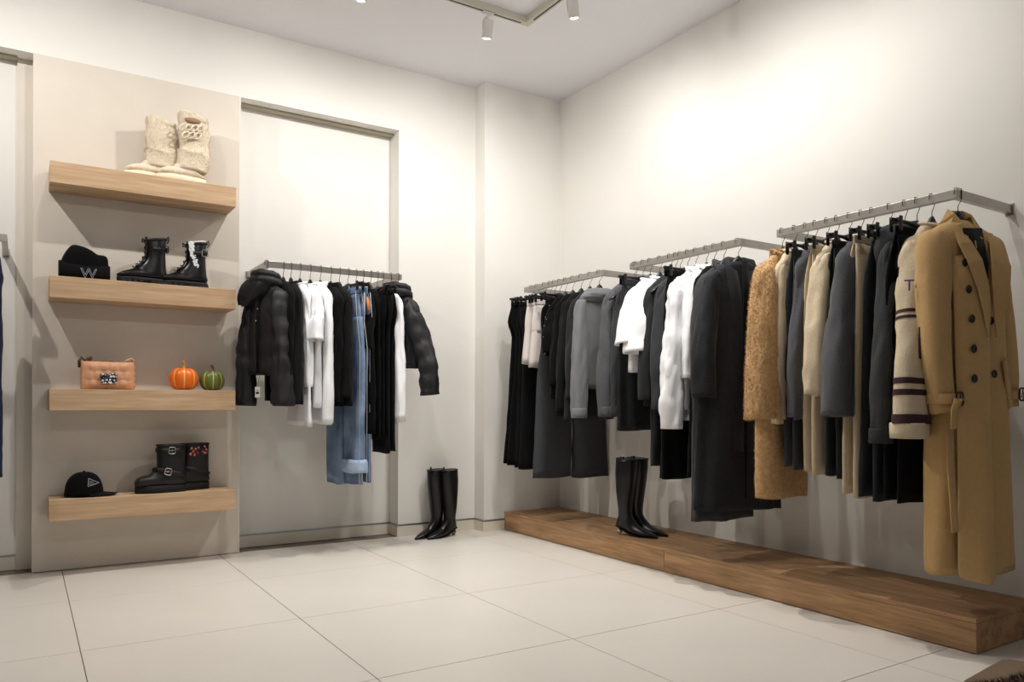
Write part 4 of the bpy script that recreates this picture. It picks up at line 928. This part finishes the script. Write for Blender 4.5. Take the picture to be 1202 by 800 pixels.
# beanie
t = thing('beanie', 'folded black knitted beanie with an outlined letter W', 'beanie', (.277, 4.715, Z2), 0)
bm = bmesh.new(); pair_loft(bm, [(-.100, .03, -.04, .03, .02)] and [(-.113, .06, -.113, .030, .014), (-.107, .105, -.107, .012, .040), (-.082, .155, -.082, .008, .052), (-.055, .182, -.055, .006, .056), (-.01, .178, -.01, .006, .058), (.03, .162, .03, .006, .058), (.06, .142, .06, .008, .055), (.090, .140, .090, .010, .045), (.108, .125, .108, .02, .034), (.114, .07, .114, .03, .016)], e=2.6, n=36); new_obj('crown', bm, BLACK, t)
bm = bmesh.new(); pair_loft(bm, [(-.122, .092, -.122, .0, .010), (-.118, .095, -.118, .0, .045), (-.08, .092, -.08, .0, .058), (.0, .088, .0, .0, .062), (.08, .086, .08, .0, .058), (.116, .084, .116, .0, .045), (.121, .078, .121, .002, .010)], e=3, n=36); new_obj('turn_up', bm, BLACK2, t)
text_obj('letter_w', 'W', .072, THREAD, t, Matrix.Translation((.015, -.066, .004)) @ Matrix.Rotation(PI / 2, 4, 'X'), outline=.0013, label='grey outlined letter W')
# cap
t = thing('cap', 'black baseball cap with a small pale embroidered triangle, brim to the right', 'cap', (.283, 4.730, Z4), -.12)
bm = bmesh.new(); rings = []
for i in range(14):
    f = i / 13; a = f * PI / 2; R_ = math.cos(a) ** .75; z = .128 * math.sin(a) ** .9
    rings.append([Vector((-.005 + .094 * max(.02, R_) * math.cos(2 * PI * j / 36), .080 * max(.02, R_) * math.sin(2 * PI * j / 36), .004 + z)) for j in range(36)])
skin(bm, rings); new_obj('crown', bm, BLACK, t)
bm = bmesh.new(); ring = []
top_, bot_ = [], []
for q in range(17):
    a = -PI / 2 * .86 + PI * .86 * q / 16; inn = Vector((.086 * math.cos(a) - .005, .076 * math.sin(a), 0)); outp = Vector((.086 * math.cos(a) + .070 * math.cos(a) ** 1.0, .080 * math.sin(a), 0))
    zz = -.012 * abs(math.sin(a)) + .0; top_.append((inn + Vector((0, 0, .022)), outp + Vector((0, 0, .014 + zz * .6)))); bot_.append((inn + Vector((0, 0, .018)), outp + Vector((0, 0, .010 + zz * .6))))
V1 = [[bm.verts.new(p) for p in r] for r in top_]; V2 = [[bm.verts.new(p) for p in r] for r in bot_]
for q in range(16):
    bm.faces.new((V1[q][0], V1[q][1], V1[q + 1][1], V1[q + 1][0])); bm.faces.new((V2[q][0], V2[q + 1][0], V2[q + 1][1], V2[q][1])); bm.faces.new((V1[q][1], V2[q][1], V2[q + 1][1], V1[q + 1][1])); bm.faces.new((V1[q][0], V1[q + 1][0], V2[q + 1][0], V2[q][0]))
new_obj('brim', bm, BLACK2, t, False)
bm = bmesh.new(); ball(bm, (-.005, 0, .133), .006); new_obj('top_button', bm, BLACK, t)
def dome(x, z):   # y on the crown for a given x, z
    a = math.asin(min(1, (max(.001, z - .004) / .128)) ** (1 / .9)); R_ = math.cos(a) ** .75
    return -.080 * R_ * math.sqrt(max(0, 1 - ((x + .005) / (.094 * R_)) ** 2))
bm = bmesh.new(); Cn = [(.020, .100), (.018, .058), (.068, .074)]
for k in range(3):
    a, b = Cn[k], Cn[(k + 1) % 3]; tube(bm, [(a[0] + (b[0] - a[0]) * f / 6, dome(a[0] + (b[0] - a[0]) * f / 6, a[1] + (b[1] - a[1]) * f / 6) - .001, a[1] + (b[1] - a[1]) * f / 6) for f in range(7)], .0018, 6)
for f0 in (.3, .5, .7):
    tube(bm, [(.020 + q * .008, dome(.020 + q * .008, .098 - f0 * .04 - q * .002) - .001, .098 - f0 * .04 - q * .002) for q in range(int(5 - 2 * abs(f0 - .5)))], .0014, 6)
new_obj('embroidered_badge', bm, THREAD, t, label='pale grey embroidered triangle')
# handbag
Z3 = .991
t = thing('handbag', 'quilted peach leather handbag with a glittering crystal clasp', 'handbag', (.385, 4.720, Z3), .06)
bm = bmesh.new(); nx, nz = 46, 28; Wd, Hd, Dp = .127, .148, .045
def q_(x, z):
    u = x / .048; v = z / .048; r = int(math.floor(v)); uu = u + (.5 if r % 2 else 0)
    return .007 * (abs(math.sin(PI * uu)) * abs(math.sin(PI * v))) ** .5
front = [[bm.verts.new((-Wd + 2 * Wd * i / nx, -Dp - (q_(-Wd + 2 * Wd * i / nx, Hd * j / nz) + .010) * min(1, 6 * min(i, nx - i) / nx) * min(1, 6 * min(j, nz - j) / nz) ** .5, .002 + Hd * j / nz)) for j in range(nz + 1)] for i in range(nx + 1)]
back = [[bm.verts.new((-Wd + 2 * Wd * i / nx, .0, .002 + Hd * j / nz)) for j in range(nz + 1)] for i in range(nx + 1)]
for i in range(nx):
    for j in range(nz):
        bm.faces.new((front[i][j], front[i + 1][j], front[i + 1][j + 1], front[i][j + 1])); bm.faces.new((back[i][j], back[i][j + 1], back[i + 1][j + 1], back[i + 1][j]))
    bm.faces.new((front[i][0], back[i][0], back[i + 1][0], front[i + 1][0])); bm.faces.new((front[i][nz], front[i + 1][nz], back[i + 1][nz], back[i][nz]))
for j in range(nz):
    bm.faces.new((front[0][j], front[0][j + 1], back[0][j + 1], back[0][j])); bm.faces.new((front[nx][j], back[nx][j], back[nx][j + 1], front[nx][j + 1]))
new_obj('flap', bm, PEACH, t)
bm = bmesh.new(); box(bm, (-Wd + .008, -.012, 0), (Wd + .010, .045, Hd - .016), .012)
new_obj('body', bm, PEACH, t)
bm = bmesh.new()
for k in range(4):
    for q in range(2): bmesh.ops.create_uvsphere(bm, u_segments=12, v_segments=8, radius=1, matrix=Matrix.Translation((Wd + .006, .004 + q * .028, .024 + k * .032)) @ Matrix.Diagonal((.009, .018, .019, 1)))
new_obj('side_quilting', bm, PEACH, t)
bm = bmesh.new(); box(bm, (-.040, -Dp - .026, .030), (.040, -Dp - .016, .088), .003); cl = new_obj('clasp', bm, HANG, t, False, label='dark metal clasp set with crystals')
bm = bmesh.new(); rr = random.Random(9)
for i in range(9):
    for j in range(6):
        if rr.random() < .75: bmesh.ops.create_icosphere(bm, subdivisions=1, radius=.0052 * rr.uniform(.7, 1.2), matrix=Matrix.Translation((-.036 + i * .009, -Dp - .0275, .034 + j * .0100)))
new_obj('crystals', bm, GEM, cl, False, kind='stuff')
bm = bmesh.new()
for i in range(26): bmesh.ops.create_icosphere(bm, subdivisions=1, radius=.0046 * rr.uniform(.7, 1.2), matrix=Matrix.Translation((rr.uniform(-.036, .036), -Dp - .031, rr.choice((.036, .050, .068, .082)) + rr.uniform(-.003, .003))))
new_obj('painted_sparkle', bm, WGEM, cl, False, kind='stuff')  # plain white stones put the clasp's sparkle into colour
bm = bmesh.new(); ribbon(bm, [(Wd - .045, .0, Hd + .002), (Wd - .030, -.004, Hd + .014), (Wd - .012, -.004, Hd + .024), (Wd + .000, -.002, Hd + .020), (Wd + .004, 0, Hd + .006), (Wd - .006, .004, Hd - .01)], .011, .005, (0, 1, 0)); new_obj('strap_loop', bm, PEACH, t)
bm = bmesh.new(); ribbon(bm, [(-Wd - .004, .01, Hd - .03), (-Wd - .006, .006, Hd + .004), (-Wd + .004, .0, Hd + .024), (-Wd + .02, .0, Hd + .008), (-Wd + .035, .0, Hd + .018), (-Wd + .05, .0, Hd + .030), (-Wd + .052, 0, Hd + .016), (-Wd + .03, 0, Hd - .004)], .012, .006, (0, 1, 0)); new_obj('ribbon', bm, BROWNR, t, label='dark brown ribbon strap')
for k in range(9):
    bm = bmesh.new(); x = -.06 + k * .016; an = k % 2 * PI / 2
    tube(bm, [(x + .010 * math.cos(2 * PI * q / 12), .004 + .005 * math.sin(2 * PI * q / 12) * math.cos(an), Hd + .004 + .005 * math.sin(2 * PI * q / 12) * math.sin(an)) for q in range(12)], .0018, 5, True); new_obj('chain_link', bm, GOLD, t)
# pumpkins
def pumpkin(label, loc, r, h, m, ms, n):
    t = thing('pumpkin', label, 'pumpkin', loc, .3, 'decorative pumpkins on the third shelf')
    bm = bmesh.new(); rings = []; K = 96
    for i in range(25):
        f = i / 24; a = -PI / 2 + PI * f; R_ = math.cos(a) ** .62 * r; z = h / 2 + h / 2 * math.sin(a); z -= .10 * h * math.exp(-(R_ / (r * .35)) ** 2) * (1 if f > .5 else -1)
        rings.append([Vector((max(R_, .002) * (1 - .085 * (1 - abs(math.cos(n * th / 2))) ** 1.5) * math.cos(th), max(R_, .002) * (1 - .085 * (1 - abs(math.cos(n * th / 2))) ** 1.5) * math.sin(th), max(0, z))) for th in [2 * PI * j / K for j in range(K)]])
    skin(bm, rings); new_obj('flesh', bm, m, t)
    bm = bmesh.new(); tube(bm, [(0, 0, h * .86), (.002, 0, h * 1.0), (.006, 0, h * 1.10), (-.002, 0, h * 1.22), (-.004, 0, h * 1.28)], [.016, .010, .0075, .008, .010], 8); new_obj('stem', bm, ms, t)
    return t
pumpkin('orange glazed pumpkin with pale grooves and short stem', (.776, 4.722, Z3), .080, .132, pumpkin_mat('orange_glaze', (238, 112, 24), (250, 196, 110), 8), mat('tan_stem', (196, 142, 74), .6), 8)
pumpkin('green glazed pumpkin with pale grooves, right of the orange one', (.934, 4.735, Z3), .071, .118, pumpkin_mat('green_glaze', (102, 112, 46), (196, 196, 120), 8), mat('brown_stem', (112, 76, 44), .6), 8)
# brown bag at the lower right corner
t = thing('bag', 'brown suede bag with dark brown fur, cut off by the lower right corner', 'bag', (2.02, .86, -.0), -.45)
bm = bmesh.new(); pr = [(-.17, .0), (-.16, .18), (-.10, .24), (.0, .288), (.02, .288), (.14, .266), (.19, .25), (.20, 0)]
skin(bm, [[Vector((x, y, z)) for x, z in pr] for y in (-.09, .11)]); o = new_obj('body', bm, SUEDE, t, False); b = o.modifiers.new('round', 'BEVEL'); b.width = .012; b.segments = 3
bm = bmesh.new()
rr = random.Random(8)
tube(bm, [(-.20, .10, .13), (-.178, .085, .165), (-.15, .06, .195), (-.12, .02, .225), (-.085, -.01, .248), (-.03, -.04, .272), (.05, -.07, .268), (.13, -.09, .24)], [.022, .030, .022, .034, .024, .030, .026, .018], 12)
ff = new_obj('fur_trim', bm, DFUR, t, label='dark brown shaggy fur'); fur(ff, 'fur', 5000, .014, DFUR, ff, .002, .2, .7)

# ------------------------------------------------------------ ceiling track and its spotlights
TXc, TYc, TZ = 2.545, 3.83, ZC
tr = thing('light_track', 'cream rectangular ceiling track with dark slots carrying the spotlights', 'track light', (TXc, TYc, ZC), 0)
def beam(a, b, horizontal):
    boxo('track_profile', a, b, TRACKM, tr, .002)
w = .019
beam((-3.2, -w, -.040), (w, w, 0), True); beam((-w, -3.4, -.040), (w, -w, 0), False)
beam((-3.2, -3.4, -.040), (-3.2 + 2 * w, -w, 0), False); beam((-3.2 + 2 * w, -3.4, -.040), (-w, -3.4 + 2 * w, 0), True)
for a, b in (((-3.0, w - .004, -.034), (-.50, w + .0012, -.022)), ((-.24, w - .004, -.034), (-.045, w + .0012, -.022)), ((w - .004, -3.2, -.034), (w + .0012, -.07, -.022))):
    boxo('slot', a, b, SLOT, tr)
for a, b in (((-3.0, -.005, -.0415), (-.045, .005, -.039)), ((-.005, -3.2, -.0415), (.005, -.07, -.039))): boxo('slot', a, b, SLOT, tr)
labels = ['white cylinder spotlight on the track, left of the track corner', 'white cylinder spotlight on the right-hand arm of the track, near the top edge', 'white spotlight on the track, its tip just in view at the top edge']
names = ['left of the track corner', 'on the right arm of the track']
for k, (x, y, ax, ay, az, pw, cone) in enumerate(SPOTS):
    lab = labels[k] if k < 3 else 'white cylinder spotlight on the ceiling track, ' + ['furthest left on the back run of track', 'above the shelves on the back run', 'second along the right-hand track', 'third along the right-hand track', 'aimed at the tiles from the back run', 'aimed at the tiles from the right-hand run', 'alone on the left run of track', 'right one on the nearest run', 'left one on the nearest run'][k - 3]
    t = thing('spotlight', lab, 'spotlight', (x, y, ZC - .041), 0, 'white track spotlights')
    head = Vector((0, 0, -.098)); d = (Vector((ax, ay, az)) - (Vector((x, y, ZC - .041)) + head)).normalized()
    horiz = Vector((d.x, d.y, 0)).normalized() * .25; vis = (Vector((horiz.x, horiz.y, -1))).normalized()
    bm = bmesh.new(); box(bm, (-.035 if (y > 3.6 or y < .5) else -.013, -.013 if (y > 3.6 or y < .5) else -.035, -.014), (.035 if (y > 3.6 or y < .5) else .013, .013 if (y > 3.6 or y < .5) else .035, 0), .003); new_obj('track_adapter', bm, SPOTM, t, False)
    bm = bmesh.new(); tube(bm, [(0, 0, -.01), (0, 0, -.06)], .006, 8); new_obj('arm', bm, SPOTM, t)
    M_ = Matrix.Translation(head) @ vis.to_track_quat('Z', 'Y').to_matrix().to_4x4()
    bm = bmesh.new(); lathe(bm, [(.010, -.050), (.028, -.049), (.030, -.045), (.030, .052), (.025, .053), (.024, .044)], 28, M=M_); new_obj('lamp_head', bm, SPOTM, t)
    bm = bmesh.new(); lathe(bm, [(.003, .0465), (.025, .0465), (.025, .0485), (.003, .0485)], 24, M=M_ @ Matrix.Translation((0, 0, 0))); new_obj('lens', bm, LENS, t)
    bm = bmesh.new(); tube(bm, [M_ @ Vector((.033, 0, .01)), M_ @ Vector((.036, 0, -.04)), M_ @ Vector((.02, 0, -.062)), (0, 0, -.04)], .004, 6); new_obj('bracket', bm, SPOTM, t)
    ld = bpy.data.lights.new('spot_lamp', 'SPOT'); ld.energy = pw; ld.spot_size = math.radians(cone); ld.spot_blend = 1.0; ld.shadow_soft_size = .018; ld.color = (1, .972, .930)
    lo = bpy.data.objects.new('spot_lamp', ld); COL.objects.link(lo); lo.parent = t; lo.location = head + vis * .060; lo.rotation_euler = d.to_track_quat('-Z', 'Y').to_euler()
